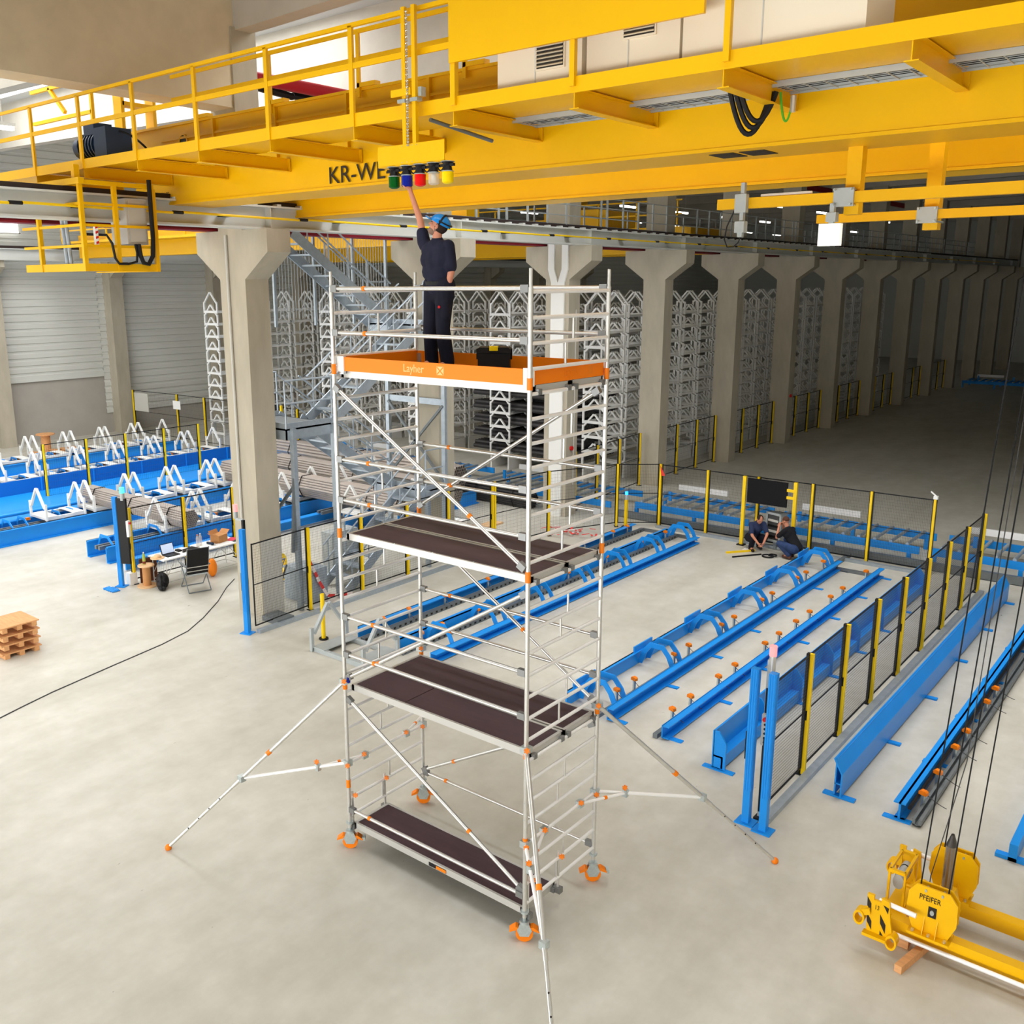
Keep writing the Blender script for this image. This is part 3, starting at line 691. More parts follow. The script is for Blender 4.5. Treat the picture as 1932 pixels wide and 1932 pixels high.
# decks
def deck(y0, y1, z, hatch=False, x0=-SL+0.02, x1=-0.02, kerb=0.075):
    fr = O('deck_frame', G().box(x0, x1, y0, y0+0.03, z-0.02, z+kerb-0.012).box(x0, x1, y1-0.03, y1, z-0.02, z+kerb-0.012).box(x0, x0+0.04, y0, y1, z-0.02, z+kerb-0.014).box(x1-0.04, x1, y0, y1, z-0.02, z+kerb-0.014), 'alu_deck', SF, smooth=False)
    if hatch:
        O('deck_board', G().box(x0+0.9, x1-0.04, y0+0.03, y1-0.03, z+kerb-0.035, z+kerb-0.02), 'plywood', fr, smooth=False)
        O('deck_hatch', G().box(x0+0.04, x0+0.885, y0+0.03, y1-0.03, z+kerb-0.035, z+kerb-0.019), 'plywood', fr, smooth=False)
    else:
        O('deck_board', G().box(x0+0.04, x1-0.04, y0+0.03, y1-0.03, z+kerb-0.035, z+kerb-0.02), 'plywood', fr, smooth=False)
    for i in range(5):
        x = x0+0.2+(x1-x0-0.4)*i/4
        for y in (y0+0.015, y1-0.015): O('rivet', G().tube((x, y, z+kerb-0.012), (x, y, z+kerb-0.006), 0.009, 6), 'zinc', fr)
    for x in (x0+0.0, x1-0.0):
        for y in (y0+0.05, y1-0.05): O('deck_claw', G().cbox((x, y, z-0.005), 0.09, 0.06, 0.06), 'claw', fr, smooth=False)
for i, z in enumerate((2.216, 4.216, 6.216)):
    deck(0.10, 0.73, z+0.02, hatch=(i == 0)); deck(0.76, 1.39, z+0.02)
deck(0.05, 0.68, 0.30, x0=-SL+0.03, x1=-0.06)
O('deck_sticker', G().box(-1.5, -1.22, 0.045, 0.05, 0.29, 0.34), 'black', SF, smooth=False)
O('deck_sticker', G().box(-1.38, -1.22, 0.043, 0.0455, 0.295, 0.335), 'orange', SF, smooth=False)
for (x, y) in ((-SL, 0.06), (-SL, 0.66), (0, 0.06), (0, 0.66)):   # hangers of the low deck
    O('deck_hanger', G().tube((x, y, 0.28), (x, y, 0.80), 0.016, 10), 'alu', SF)
    O('hanger_claw', G().cbox((x, y, 0.30), 0.1, 0.07, 0.07), 'claw', SF, smooth=False)
# toe boards of the top deck
tb = O('toe_board', G().box(-SL+0.06, -0.03, 0.05, 0.075, 6.30, 6.46), 'toe_orange', SF, smooth=False)
letters('Layher', 0.125, 'lettering_pale', tb, (-1.78, 0.049, 6.345), (PI/2, 0, 0), width=0.92, name='lettering')
em = G().box(-1.28, -1.18, 0.0488, 0.05, 6.335, 6.425)
O('emblem', em, 'lettering_pale', tb, smooth=False)
O('emblem_cross', G().bar((-1.275, 0.0482, 6.34), (-1.185, 0.0482, 6.42), 0.002, 0.012).bar((-1.275, 0.048, 6.42), (-1.185, 0.048, 6.34), 0.002, 0.012), 'toe_orange', tb, smooth=False)
O('end_cap', G().box(-SL+0.02, -SL+0.13, 0.035, 0.08, 6.29, 6.47), 'toe_white', tb, smooth=False)
O('end_cap', G().box(-0.11, 0.0, 0.035, 0.08, 6.29, 6.47), 'toe_white', tb, smooth=False)
O('toe_board', G().box(-SL+0.06, -0.03, 1.395, 1.42, 6.30, 6.46), 'toe_orange', SF, smooth=False)
ts = O('toe_board', G().box(-0.05, -0.025, 0.07, 1.40, 6.30, 6.46), 'toe_orange', SF, smooth=False)
letters('Layher', 0.125, 'orange', ts, (-0.0245, 0.62, 6.345), (PI/2, 0, PI/2), width=0.9, name='lettering')
O('emblem', G().box(-0.0248, -0.0238, 1.1, 1.19, 6.335, 6.425), 'orange', ts, smooth=False)
O('toe_board', G().box(-SL+0.03, -SL+0.055, 0.07, 1.40, 6.30, 6.46), 'toe_orange', SF, smooth=False)
for y in (0.06, 1.41): O('toe_bracket', G().box(-SL+0.05, -SL+0.12, y-0.02, y+0.02, 6.26, 6.43), 'zinc', SF, smooth=False)
# castors
def castor(x, y, rz):
    c = E_('castor', (x, y, 0)); c.parent = SF; c.rotation_euler = (0, 0, rz)
    O('spindle', G().tube((0, 0, 0.22), (0, 0, 0.42), 0.018, 10).tube((0, 0, 0.36), (0, 0, 0.385), 0.05, 8).tube((0, 0, 0.23), (0, 0, 0.26), 0.055, 12), 'zinc', c)
    O('wheel', G().tube((-0.025, 0, 0.1), (0.025, 0, 0.1), 0.1, 20).tube((-0.035, 0, 0.1), (0.035, 0, 0.1), 0.05, 12), 'orange', c)
    fk = G()
    for s in (-1, 1): fk.prism([(-0.05, 0.235), (0.05, 0.235), (0.085, 0.15), (0.05, 0.075), (-0.05, 0.075), (-0.085, 0.15)], 'x', s*0.036-0.004, s*0.036+0.004)
    fk.box(-0.04, 0.04, -0.05, 0.05, 0.225, 0.24)
    O('fork', fk, 'zinc', c, smooth=False)
    for s in (-1, 1): O('brake_pedal', G().prism([(s*0.07, 0.19), (s*0.1, 0.2), (s*0.17, 0.15), (s*0.17, 0.13), (s*0.09, 0.16)], 'x', -0.045, 0.045), 'orange', c, smooth=False)
    O('pedal_plate', G().box(-0.04, 0.04, 0.16, 0.2, 0.12, 0.17), 'zinc', c, smooth=False)
for k, rz in (('A', -0.95), ('B', -0.9), ('C', -0.85), ('D', -0.9)): castor(PT[k][0], PT[k][1], rz)
# outriggers
def star(parent, c, axis=(0.6, -0.7, 0.2)):
    a = V(axis).normalized(); g = G().tube(V(c)-a*0.012, V(c)+a*0.012, 0.019, 10)
    u = a.orthogonal().normalized(); w = a.cross(u)
    for i in range(6):
        d = u*math.cos(i*PI/3)+w*math.sin(i*PI/3); g.tube(V(c)+d*0.025-a*0.009, V(c)+d*0.025+a*0.009, 0.010, 8)
    return O('star_knob', g, 'orange', parent)
def outrigger(key, foot, arm_rung_y):
    x, y = PT[key]; top = V(x, y, 2.37); f = V(foot[0], foot[1], 0.03); d = (f-top).normalized(); base = V(x, y, 1.23)
    o = O('outrigger', G().tube(top+d*0.05, f, 0.022, 12).tube(top+d*0.05, top.lerp(f, 0.62), 0.027, 12), 'alu', SF)
    O('foot', G().ell(f, 0.045, 0.045, 0.045, 14, 8), 'orange', o)
    b = top.lerp(f, 0.42); O('outrigger_band', G().tube(b-d*0.03, b+d*0.03, 0.033, 12), 'orange', o)
    O('clamp', G().cbox(top, 0.1, 0.1, 0.07), 'zinc', o, smooth=False)
    star(o, top+V(0.06, -0.07, 0.03))
    j = top.lerp(f, 0.575)
    O('arm', G().tube(base, j, 0.021, 12), 'alu_bright', o)
    O('clamp', G().cbox(j, 0.08, 0.08, 0.08), 'zinc', o, smooth=False)
    O('clamp', G().cbox(base, 0.09, 0.09, 0.08), 'zinc', o, smooth=False)
    star(o, base+V(0.06, -0.06, 0.0))
    m = base.lerp(j, 0.28); e = V(x, arm_rung_y, 1.216)
    st = O('stay', G().tube(e, m, 0.018, 10), 'alu_bright', o)
    O('clamp', G().cbox(m, 0.06, 0.06, 0.09), 'zinc', o, smooth=False); star(o, m+V(0, -0.02, 0.08))
    O('clamp', G().cbox(e, 0.07, 0.09, 0.08), 'zinc', o, smooth=False); star(o, e+V(0.05, -0.05, 0.05))
    q = e.lerp(m, 0.55); dd = (m-e).normalized(); O('outrigger_band', G().tube(q-dd*0.02, q+dd*0.02, 0.024, 10), 'orange', o)
    for i in range(4):
        h = top.lerp(f, 0.70+0.06*i); O('pin_hole', G().cbox(h+V(0.012, -0.016, 0.012), 0.014, 0.014, 0.014), 'black', o, smooth=False)
outrigger('B', (-4.69, -1.57), 0.30)
outrigger('C', (1.61, 3.24), 1.10)
outrigger('A', (1.67, -1.72), 0.36)
outrigger('D', (-4.50, 3.19), 1.1)
for (x, y) in ((-SL, 0.09), (-SL, 0.67), (0, 0.10), (0, 0.68)): star(SF, (x+0.05, y-0.02, 0.75))
# wedge lock in blue
for c in ((-SL+0.07, 0.0, 2.40), (-SL+0.07, SW, 0.5)): O('wedge_lock', G().cbox(c, 0.03, 0.03, 0.07), 'lamp_blue', SF, smooth=False)

# ------------------------------------------------------------------ people
def remesh(g, vox=0.01, smooth_it=4, name='body'):
    me = g.mesh(name, False); ob = bpy.data.objects.new(name, me); COL.objects.link(ob)
    md = ob.modifiers.new('r', 'REMESH'); md.mode = 'VOXEL'; md.voxel_size = vox; md.use_smooth_shade = True
    ms = ob.modifiers.new('s', 'SMOOTH'); ms.factor = 0.5; ms.iterations = smooth_it
    dg = bpy.context.evaluated_depsgraph_get(); out = bpy.data.meshes.new_from_object(ob.evaluated_get(dg))
    bpy.data.objects.remove(ob); bpy.data.meshes.remove(me); out.shade_smooth(); out.name = name
    return out
def chain(g, pts, rs):
    for i in range(len(pts)-1): g.cap(pts[i], pts[i+1], rs[i], rs[i+1])
def hand(g, wrist, direction, palm_n, side, curl=0.35, scale=1.0, spread=0.02):
    """palm plus four unequal curled fingers and a thumb. direction: along the hand, palm_n: out of the palm, side: towards the thumb"""
    d = V(direction).normalized(); n = V(palm_n); n = (n-d*n.dot(d)).normalized(); s = V(side); s = (s-d*s.dot(d)-n*s.dot(n)).normalized(); w = V(wrist)
    k = scale
    g.cap(w, w+d*0.02*k, 0.027*k, 0.028*k)
    for t in (-0.027, -0.009, 0.009, 0.027): g.cap(w+d*0.015*k+s*t*0.7*k, w+d*0.085*k+s*t*k, 0.016*k, 0.0135*k)
    for i, (t, L) in enumerate(((0.030, 0.068), (0.010, 0.078), (-0.010, 0.072), (-0.029, 0.055))):
        b = w+d*0.085*k+s*t*k; a = curl
        for j, (frac, r) in enumerate(((0.42, 0.0095), (0.32, 0.0085), (0.26, 0.0075))):
            ang = a*(j+0.7); dd = (d*math.cos(ang)+n*math.sin(ang)+s*(t*spread*8)).normalized(); e = b+dd*L*frac*k
            g.cap(b, e, r*k, r*0.92*k); b = e
    b = w+d*0.025*k+s*0.03*k; t1 = b+(d*0.55+s*0.75+n*0.35).normalized()*0.042*k; t2 = t1+(d*0.85+s*0.2+n*0.5).normalized()*0.033*k
    g.cap(b, t1, 0.014*k, 0.011*k); g.cap(t1, t2, 0.011*k, 0.009*k)
def head(g, c, fwd, up, k=1.0):
    """skull centre c, face forwards fwd, crown up"""
    f = V(fwd).normalized(); u = V(up); u = (u-f*u.dot(f)).normalized(); r = f.cross(u); rot = Matrix((f, -r, u)).transposed()
    c = V(c)
    g.ell(c+u*0.03*k-f*0.012*k, 0.098*k, 0.076*k, 0.095*k, 16, 12, rot)
    g.ell(c-u*0.035*k+f*0.022*k, 0.066*k, 0.06*k, 0.082*k, 14, 10, rot)
    g.ell(c-u*0.092*k+f*0.05*k, 0.034*k, 0.04*k, 0.026*k, 12, 8, rot)        # chin
    g.cap(c+f*0.080*k+u*0.022*k, c+f*0.108*k-u*0.022*k, 0.009*k, 0.015*k)    # nose
    g.cap(c+f*0.083*k+u*0.034*k-r*0.03*k, c+f*0.083*k+u*0.034*k+r*0.03*k, 0.013*k, 0.013*k)  # brow
    g.cap(c+f*0.082*k-u*0.055*k-r*0.016*k, c+f*0.082*k-u*0.055*k+r*0.016*k, 0.009*k, 0.009*k)  # lips
    for s in (-1, 1):
        g.ell(c+r*s*0.079*k-f*0.012*k-u*0.012*k, 0.02*k, 0.011*k, 0.031*k, 10, 8, rot)
        g.cap(c+f*0.055*k-u*0.02*k+r*s*0.04*k, c+f*0.05*k-u*0.03*k+r*s*0.045*k, 0.024*k, 0.022*k)
    return f, u, r, rot
def face_bits(parent, c, f, u, r, rot, k=1.0):
    c = V(c)
    for s in (-1, 1):
        O('eye', G().ell(c+f*0.083*k+u*0.012*k+r*s*0.03*k, 0.008*k, 0.012*k, 0.006*k, 8, 6, rot), 'hair', parent)

# worker on the tower
MX, MY, MZ = -2.18, 1.10, 6.276
def Pm(x, y, z): return V(MX+x, MY+y, MZ+z)
man = E_('person', (MX, MY, MZ), 'worker in navy shirt and blue helmet reaching up to the signal lamps', 'person')
def local(g, root): 
    l = root.location; g.v = [(v[0]-l.x, v[1]-l.y, v[2]-l.z) for v in g.v]; return g
FW = V(-0.12, -0.99, 0).normalized()       # faces left, a little to the viewer
SD = V(-FW.y, FW.x, 0)                      # his left side is -SD? keep both
lt = -SD if SD.y > 0 else SD                # shoulder nearer the viewer / right hand side of picture
hipc = Pm(0.02, 0, 0.95); 
hipR = hipc+SD*0.10; hipL = hipc-SD*0.10
kR = Pm(0, 0, 0.5)+SD*0.115+FW*0.03; kL = Pm(0, 0, 0.5)-SD*0.13+FW*0.02
aR = Pm(0, 0, 0.09)+SD*0.14-FW*0.02; aL = Pm(0, 0, 0.09)-SD*0.15-FW*0.02
chest = Pm(0.0, 0, 1.30); neck = Pm(0.0, 0, 1.52)
shR = Pm(0, 0, 1.45)+SD*0.18-FW*0.01; shL = Pm(0, 0, 1.45)-SD*0.18-FW*0.01
# which shoulder is on the far side (lifted arm) -> the one with larger y
far, near = (shR, shL) if shR.x < shL.x else (shL, shR)
far = far+V(-0.05, -0.02, 0.06)
lamp_pt = V(-2.6-0.32+0.217, 1.15, 8.465)
wr_up = lamp_pt+V(0.055, -0.0, -0.085)
el_up = far.lerp(wr_up, 0.5)+V(0.05, 0.0, -0.05)
el_dn = near+V(0.06, -0.02, -0.30); wr_dn = el_dn+V(-0.07, -0.01, -0.255)
hc = Pm(0.02, -0.005, 1.685)
HF = V(-0.80, -0.36, 0.48).normalized()
b = G()
chain(b, [hipc, hipc+V(0, 0, 0.12), chest, Pm(0.0, 0, 1.42)], [0.125, 0.12, 0.14, 0.11])
b.cap(hipR, hipL, 0.11, 0.11)
chain(b, [Pm(0, 0, 1.42), neck+FW*0.01, hc-V(0, 0, 0.05)], [0.08, 0.058, 0.055])
b.cap(shR, shL, 0.06, 0.06)
for h, kn, an in ((hipR, kR, aR), (hipL, kL, aL)):
    chain(b, [h, kn, an], [0.085, 0.056, 0.04]); b.cap(an, an+FW*0.13-V(0, 0, 0.05), 0.045, 0.035)
chain(b, [far, el_up, wr_up], [0.052, 0.042, 0.029])
chain(b, [near, el_dn, wr_dn], [0.052, 0.043, 0.03])
hd = (lamp_pt+V(0, 0, 0.1)-wr_up).normalized()
hand(b, wr_up+hd*0.012, hd, V(-0.9, 0.1, -0.05), V(0.1, -1, 0), 0.42, 1.05)
hand(b, wr_dn, V(-0.25, -0.03, -0.96), V(-0.55, 0.75, 0), V(-0.75, -0.6, 0), 0.42, 1.12)
hf, hu, hr, hrot = head(b, hc, HF, V(0, 0, 1))
O('body', remesh(local(b, man), 0.0085), 'skin', man)
t = G()
chain(t, [hipc+V(0, 0, 0.02), hipc+V(0, 0, 0.18), chest, Pm(0, 0, 1.44)], [0.142, 0.137, 0.158, 0.12])
t.cap(hipc+SD*0.05+V(0, 0, 0.06), hipc-SD*0.05+V(0, 0, 0.06), 0.135, 0.135)
t.cap(chest+SD*0.10, chest-SD*0.10, 0.145, 0.145); t.cap(chest+SD*0.11+V(0, 0, 0.1), chest-SD*0.11+V(0, 0, 0.1), 0.125, 0.125); t.cap(chest+SD*0.08-V(0, 0, 0.14), chest-SD*0.08-V(0, 0, 0.14), 0.14, 0.14)
t.cap(shR, shL, 0.075, 0.075); t.cap(Pm(0, 0, 1.44), Pm(0, 0, 1.52), 0.085, 0.072)
t.cap(far+V(0.03, 0, -0.04), far, 0.085, 0.08)
t.cap(far, far.lerp(el_up, 0.42), 0.082, 0.074); t.cap(near, near.lerp(el_dn, 0.78), 0.08, 0.078)
O('shirt', remesh(local(t, man), 0.011, 3), 'navy', man)
p = G()
p.cap(hipR+V(0, 0, 0.05), hipL+V(0, 0, 0.05), 0.132, 0.132); p.cap(hipR-V(0, 0, 0.06), hipL-V(0, 0, 0.06), 0.12, 0.12)
for h, kn, an in ((hipR, kR, aR), (hipL, kL, aL)):
    chain(p, [h, kn, an+V(0, 0, 0.03)], [0.122, 0.088, 0.085]); p.cap(kn-V(0, 0, 0.1), an+V(0, 0, 0.0), 0.082, 0.086)
nl = hipR if hipR.x > hipL.x else hipL
p.cap(nl+V(0.06, -0.06, -0.16), nl+V(0.06, -0.06, -0.30), 0.06, 0.06)
O('trousers', remesh(local(p, man), 0.011, 2), 'navy_dark', man)
pk = local(G().box(0, 0, 0, 0, 0, 0), man); pk = G(); c = nl+V(0.0, -0.128, -0.2)
pk.ell(c+V(0.02, 0, 0), 0.018, 0.012, 0.018, 10, 6); O('trouser_badge', local(pk, man), 'red', man)
bl = G(); 
for i in range(25):
    a = 2*PI*i/24; q = hipc+V(0, 0, 0.075)+FW*0.148*math.cos(a)+SD*0.186*math.sin(a)
    if i: bl.bar(q0, q, 0.01, 0.045)
    q0 = q
O('belt', local(bl, man), 'black', man, smooth=False)
for an in (aR, aL):
    s = G(); s.cap(an-FW*0.05-V(0, 0, 0.04), an+FW*0.15-V(0, 0, 0.05), 0.048, 0.04); O('shoe', local(s, man), 'shoe', man)
fb = O('beard', local(G().ell(hc-hu*0.078*1+hf*0.036, 0.056, 0.062, 0.05, 14, 10, hrot).ell(hc-hu*0.035-hf*0.002, 0.03, 0.0735, 0.05, 14, 10, hrot), man), 'stubble', man)
face_bits(man, hc-man.location, hf, hu, hr, hrot)
O('hair', local(G().ell(hc+hu*0.012-hf*0.03, 0.09, 0.082, 0.092, 16, 10, hrot), man), 'hair', man)
# helmet: dome with brim, strap and vents
hm = G(); hcen = hc+hu*0.055-hf*0.012
for j in range(9):
    t0 = j/8*PI/2
    for i in range(20):
        a = 2*PI*i/20
        hm.v.append(tuple(hcen+hf*0.132*math.cos(t0)*math.cos(a)+hr*0.108*math.cos(t0)*math.sin(a)+hu*(0.112*math.sin(t0)-0.02)))
for j in range(8):
    for i in range(20): hm.f.append((j*20+i, j*20+(i+1) % 20, (j+1)*20+(i+1) % 20, (j+1)*20+i))
hel = O('helmet', local(hm, man), 'helmet_blue', man)
br_ = G()
for i in range(-5, 6):
    a = i*0.16
    if i > -5: br_.bar(q0, hcen+hf*(0.15+0.03*math.cos(a*2))*math.cos(a)+hr*0.118*math.sin(a)-hu*0.02, 0.05, 0.012, tuple(hu))
    q0 = hcen+hf*(0.15+0.03*math.cos(a*2))*math.cos(a)+hr*0.118*math.sin(a)-hu*0.02
O('brim', local(br_, man), 'helmet_blue', hel)
sp = [hcen+hu*(0.116*math.sin(t_)-0.02)+hr*0.112*math.cos(t_)-hf*0.02 for t_ in [PI*i/12 for i in range(13)]]
O('goggle_strap', local(G().path(sp, 0.012, 6), man), 'black', hel)
sp = [hcen+hf*0.136*math.cos(t_)+hr*0.112*math.sin(t_)+hu*0.012 for t_ in [PI*0.5+PI*i/12 for i in range(13)]]
O('goggle_strap', local(G().path(sp, 0.010, 6), man), 'black', hel)

# crouching technicians by the screen
def croucher(name_label, pos, heading, shirt, trousers, hairm, shoem, head_down, arms):
    px, py = pos; root = E_('person', (px, py, 0), name_label, 'person', None, heading)
    # local frame: faces +x, z up
    b = G(); hip = V(-0.18, 0, 0.30); ch = V(0.06, 0, 0.66); nk = V(0.14, 0, 0.84); hc = V(0.22, 0, 0.93) if head_down else V(0.20, 0, 1.0)
    chain(b, [hip, V(-0.1, 0, 0.45), ch, V(0.1, 0, 0.76)], [0.13, 0.125, 0.14, 0.1]); chain(b, [V(0.1, 0, 0.76), nk, hc-V(0.02, 0, 0.04)], [0.075, 0.056, 0.052])
    sh = [V(0.09, s*0.18, 0.76) for s in (-1, 1)]; b.cap(sh[0], sh[1], 0.06, 0.06)
    kn = [V(0.24, -0.16, 0.44), V(0.22, 0.18, 0.40)]; an = [V(0.06, -0.14, 0.10), V(-0.06, 0.14, 0.12)]
    for s in (0, 1):
        hp = hip+V(0, (-0.1, 0.1)[s], 0.02); chain(b, [hp, kn[s], an[s]], [0.09, 0.06, 0.042]); b.cap(an[s], an[s]+V(0.14, 0, -0.06), 0.045, 0.035)
        el, wr = arms[s]; chain(b, [sh[s], V(el), V(wr)], [0.052, 0.042, 0.03])
        d = (V(wr)-V(el)).normalized(); hand(b, V(wr), d, V(0, (1, -1)[s], -0.3), V(0.3, 0, 1), 0.5)
    hf, hu, hr, hrot = head(b, hc, V(0.8, 0, -0.6) if head_down else V(0.95, 0, -0.3), V(0, 0, 1))
    O('body', remesh(b, 0.012), 'skin', root)
    t = G(); chain(t, [hip+V(-0.02, 0, 0.06), V(-0.11, 0, 0.46), ch, V(0.1, 0, 0.77)], [0.15, 0.148, 0.16, 0.11])
    t.cap(ch+V(0, 0.07, 0.02), ch+V(0, -0.07, 0.02), 0.14, 0.14); t.cap(sh[0], sh[1], 0.08, 0.08)
    for s in (0, 1): t.cap(sh[s], sh[s].lerp(V(arms[s][0]), 0.72), 0.076, 0.07)
    O('shirt', remesh(t, 0.014, 3), shirt, root)
    p = G(); p.cap(hip+V(0, 0.08, 0.02), hip+V(0, -0.08, 0.02), 0.145, 0.145)
    for s in (0, 1): chain(p, [hip+V(0, (-0.1, 0.1)[s], 0.02), kn[s], an[s]+V(0, 0, 0.02)], [0.125, 0.086, 0.072])
    O('trousers', remesh(p, 0.014, 3), trousers, root)
    O('hair', G().ell(hc+hu*0.042-hf*0.022, 0.1, 0.083, 0.082, 14, 10, hrot), hairm, root)
    face_bits(root, hc, hf, hu, hr, hrot)
    for s in (0, 1): O('shoe', G().cap(an[s]+V(-0.05, 0, -0.05), an[s]+V(0.16, 0, -0.06), 0.048, 0.04), shoem, root)
    return root
croucher('crouching technician in navy shirt working with both hands below the black screen', (-4.62, 17.05), -0.75, 'navy_mid', 'navy_dark', 'hair', 'shoe', True,
         [((0.26, -0.22, 0.50), (0.42, -0.10, 0.30)), ((0.30, 0.2, 0.52), (0.44, 0.04, 0.30))])
croucher('crouching technician in black tee shirt and jeans with hand at his chin', (-3.55, 16.85), PI-0.25, 'tee_black', 'jeans', 'hair_brown', 'shoe_brown', False,
         [((0.34, -0.2, 0.60), (0.33, -0.07, 0.84)), ((0.30, 0.20, 0.55), (0.34, 0.08, 0.82))])
# tool box on the top deck
tbx = E_('tool_box', (-1.33, 1.12, 6.276), 'black tool case with yellow latch on the top deck', 'tool box', None, 0.6)
O('case', G().box(-0.185, 0.185, -0.12, 0.12, 0, 0.24), 'black_plastic', tbx, smooth=False)
O('lid', G().prism([(-0.195, 0.242), (0.195, 0.242), (0.195, 0.28), (0.17, 0.3), (-0.17, 0.3), (-0.195, 0.28)], 'y', -0.13, 0.13), 'black_plastic', tbx, smooth=False)
O('latch', G().box(-0.05, 0.05, -0.14, -0.125, 0.265, 0.31).box(-0.05, 0.05, -0.13, 0.0, 0.3, 0.312), 'lamp_yellow', tbx, smooth=False)
for s in (-1, 1): O('side_latch', G().box(s*0.195-0.012, s*0.195+0.012, -0.05, 0.05, 0.16, 0.28), 'black', tbx, smooth=False)
# ------------------------------------------------------------------ safety fences
_pan = {}
def panel_mesh(w, h, dense, z0=0.12):
    key = (round(w, 2), h, dense)
    if key in _pan: return _pan[key]
    fr = G()
    for z in (z0, h-0.02): fr.bar((0, 0, z), (w, 0, z), 0.02, 0.025)
    fr.bar((0, 0, (h+z0)/2), (w, 0, (h+z0)/2), 0.016, 0.016)
    for x in (0.01, w-0.01): fr.bar((x, 0, z0), (x, 0, h), 0.022, 0.022)
    wm = G(); px, pz = dense; t = 0.0022
    n = int(w/px)
    def w4(p, q, ax):
        p = V(p); q = V(q)
        a, b_ = (V(t, 0, 0), V(0, t, 0)) if ax == 'z' else (V(0, t, 0), V(0, 0, t))
        wm.add([p-a, p+b_, p+a, q-a, q+b_, q+a], [(0, 1, 4, 3), (1, 2, 5, 4), (2, 0, 3, 5)])
    for i in range(1, n): w4((i*px, 0, z0), (i*px, 0, h), 'z')
    for i in range(1, int((h-z0)/pz)): w4((0, 0, z0+i*pz), (w, 0, z0+i*pz), 'x')
    a = fr.mesh('mesh_panel', False); a.materials.append(MATS['black']); c = wm.mesh('wire_mesh', False); c.materials.append(MATS['wire'])
    _pan[key] = (a, c); return a, c
def post_mesh(h, foot=True):
    key = ('post', h, foot)
    if key in _pan: return _pan[key]
    m = G().box(-0.028, 0.028, -0.06, 0.0, 0.01, h).mesh('fence_post', False); m.materials.append(MATS['yellow_post'])
    f = G().box(-0.06, 0.06, -0.12, 0.06, 0, 0.015).box(-0.036, 0.036, 0.0, 0.045, 0.05, h).box(-0.04, -0.028, -0.03, 0.04, 0.9, 1.05).mesh('post_foot', False); f.materials.append(MATS['black'])
    _pan[key] = (m, f); return m, f
def fence(label, pts, h=1.95, dense=(0.05, 0.1), skip_panels=(), skip_posts=(), base_rail=None, cat='fence'):
    """pts: list of post positions (x,y); panels between consecutive posts"""
    x, y = pts[0]; root = E_('safety_fence', (x, y, 0), label, cat)
    pm, pf = post_mesh(h)
    for i, (px, py) in enumerate(pts):
        j = min(i, len(pts)-2); ang = math.atan2(pts[j+1][1]-pts[j][1], pts[j+1][0]-pts[j][0])
        if i not in skip_posts:
            o = O('fence_post', pm, None, root, (px-x, py-y, 0)); o.rotation_euler = (0, 0, ang)
            O('post_foot', pf, None, o)
    for i in range(len(pts)-1):
        if i in skip_panels: continue
        (ax, ay), (bx, by) = pts[i], pts[i+1]; L = math.hypot(bx-ax, by-ay); ang = math.atan2(by-ay, bx-ax)
        fm, wm = panel_mesh(L-0.08, h, dense)
        o = O('mesh_panel', fm, None, root, (ax-x+math.cos(ang)*0.04, ay-y+math.sin(ang)*0.04, 0)); o.rotation_euler = (0, 0, ang)
        O('wire_mesh', wm, None, o, kind='stuff')
    if base_rail:
        (ax, ay), (bx, by) = pts[0], pts[-1]
        O('cable_channel', G().bar((ax-x+base_rail[0], ay-y+base_rail[1], 0.04), (bx-x+base_rail[0], by-y+base_rail[1], 0.04), 0.12, 0.08), 'galv', root, smooth=False)
    return root
fence('near black mesh safety fence with yellow posts at the right edge', [(1.02, 4.05)]+[(1.02, 5.68+1.59*i) for i in range(8)], dense=(0.03, 0.05), skip_posts=(0,), base_rail=(0.12, 0))
fence('black mesh safety fence with yellow posts behind the crouching technicians', [(-0.27-1.535*i, 17.68) for i in range(5, -1, -1)], dense=(0.04, 0.08), base_rail=(0, -0.15))
fence('black mesh safety fence with yellow posts left of the scaffold, by the stairs', [(-10.33, 4.2), (-10.46, 5.89), (-10.48, 7.56), (-10.48, 9.16), (-10.48, 10.75), (-10.3, 12.4)], dense=(0.04, 0.06), skip_posts=(0,), base_rail=(0.15, 0))
fence('black mesh safety fence with yellow posts between the scaffold and the white duct', [(-10.3, 12.5), (-10.0, 14.7), (-9.0, 16.9), (-8.0, 17.72)], dense=(0.05, 0.1))
fence('short black mesh fence with yellow posts behind the folding tables', [(-15.38, 4.4), (-15.38, 5.94), (-15.38, 7.48)], dense=(0.05, 0.08))
fence('low mesh fence with yellow posts in front of the blue trough at the left', [(-26.35, 7.7), (-26.35, 9.27), (-26.35, 10.81), (-26.35, 12.42), (-26.35, 13.96)], h=1.95, dense=(0.08, 0.16))
fence('far mesh fence with yellow posts below the white cladding wall', [(-37.5, 17.9), (-34.0, 18.1), (-31.8, 18.1), (-29.6, 18.1), (-27.4, 18.1), (-25.2, 18.1)], h=2.2, dense=(0.1, 0.2))
for k in range(3, 10):
    y0 = 5.48+6*k; 
    fence('mesh fence with yellow posts in the %s bay between the columns from the white duct' % ['', '', '', 'first', 'second', 'third', 'fourth', 'fifth', 'sixth', 'seventh'][k],
          [(-11.45, y0+0.25+1.65*i) for i in range(4)], dense=(0.08, 0.16))
fence('mesh fence with yellow posts beside the blue conveyor near the white duct', [(-11.2, 17.9), (-11.3, 19.4), (-11.4, 21.0), (-11.5, 22.6)], dense=(0.06, 0.12))
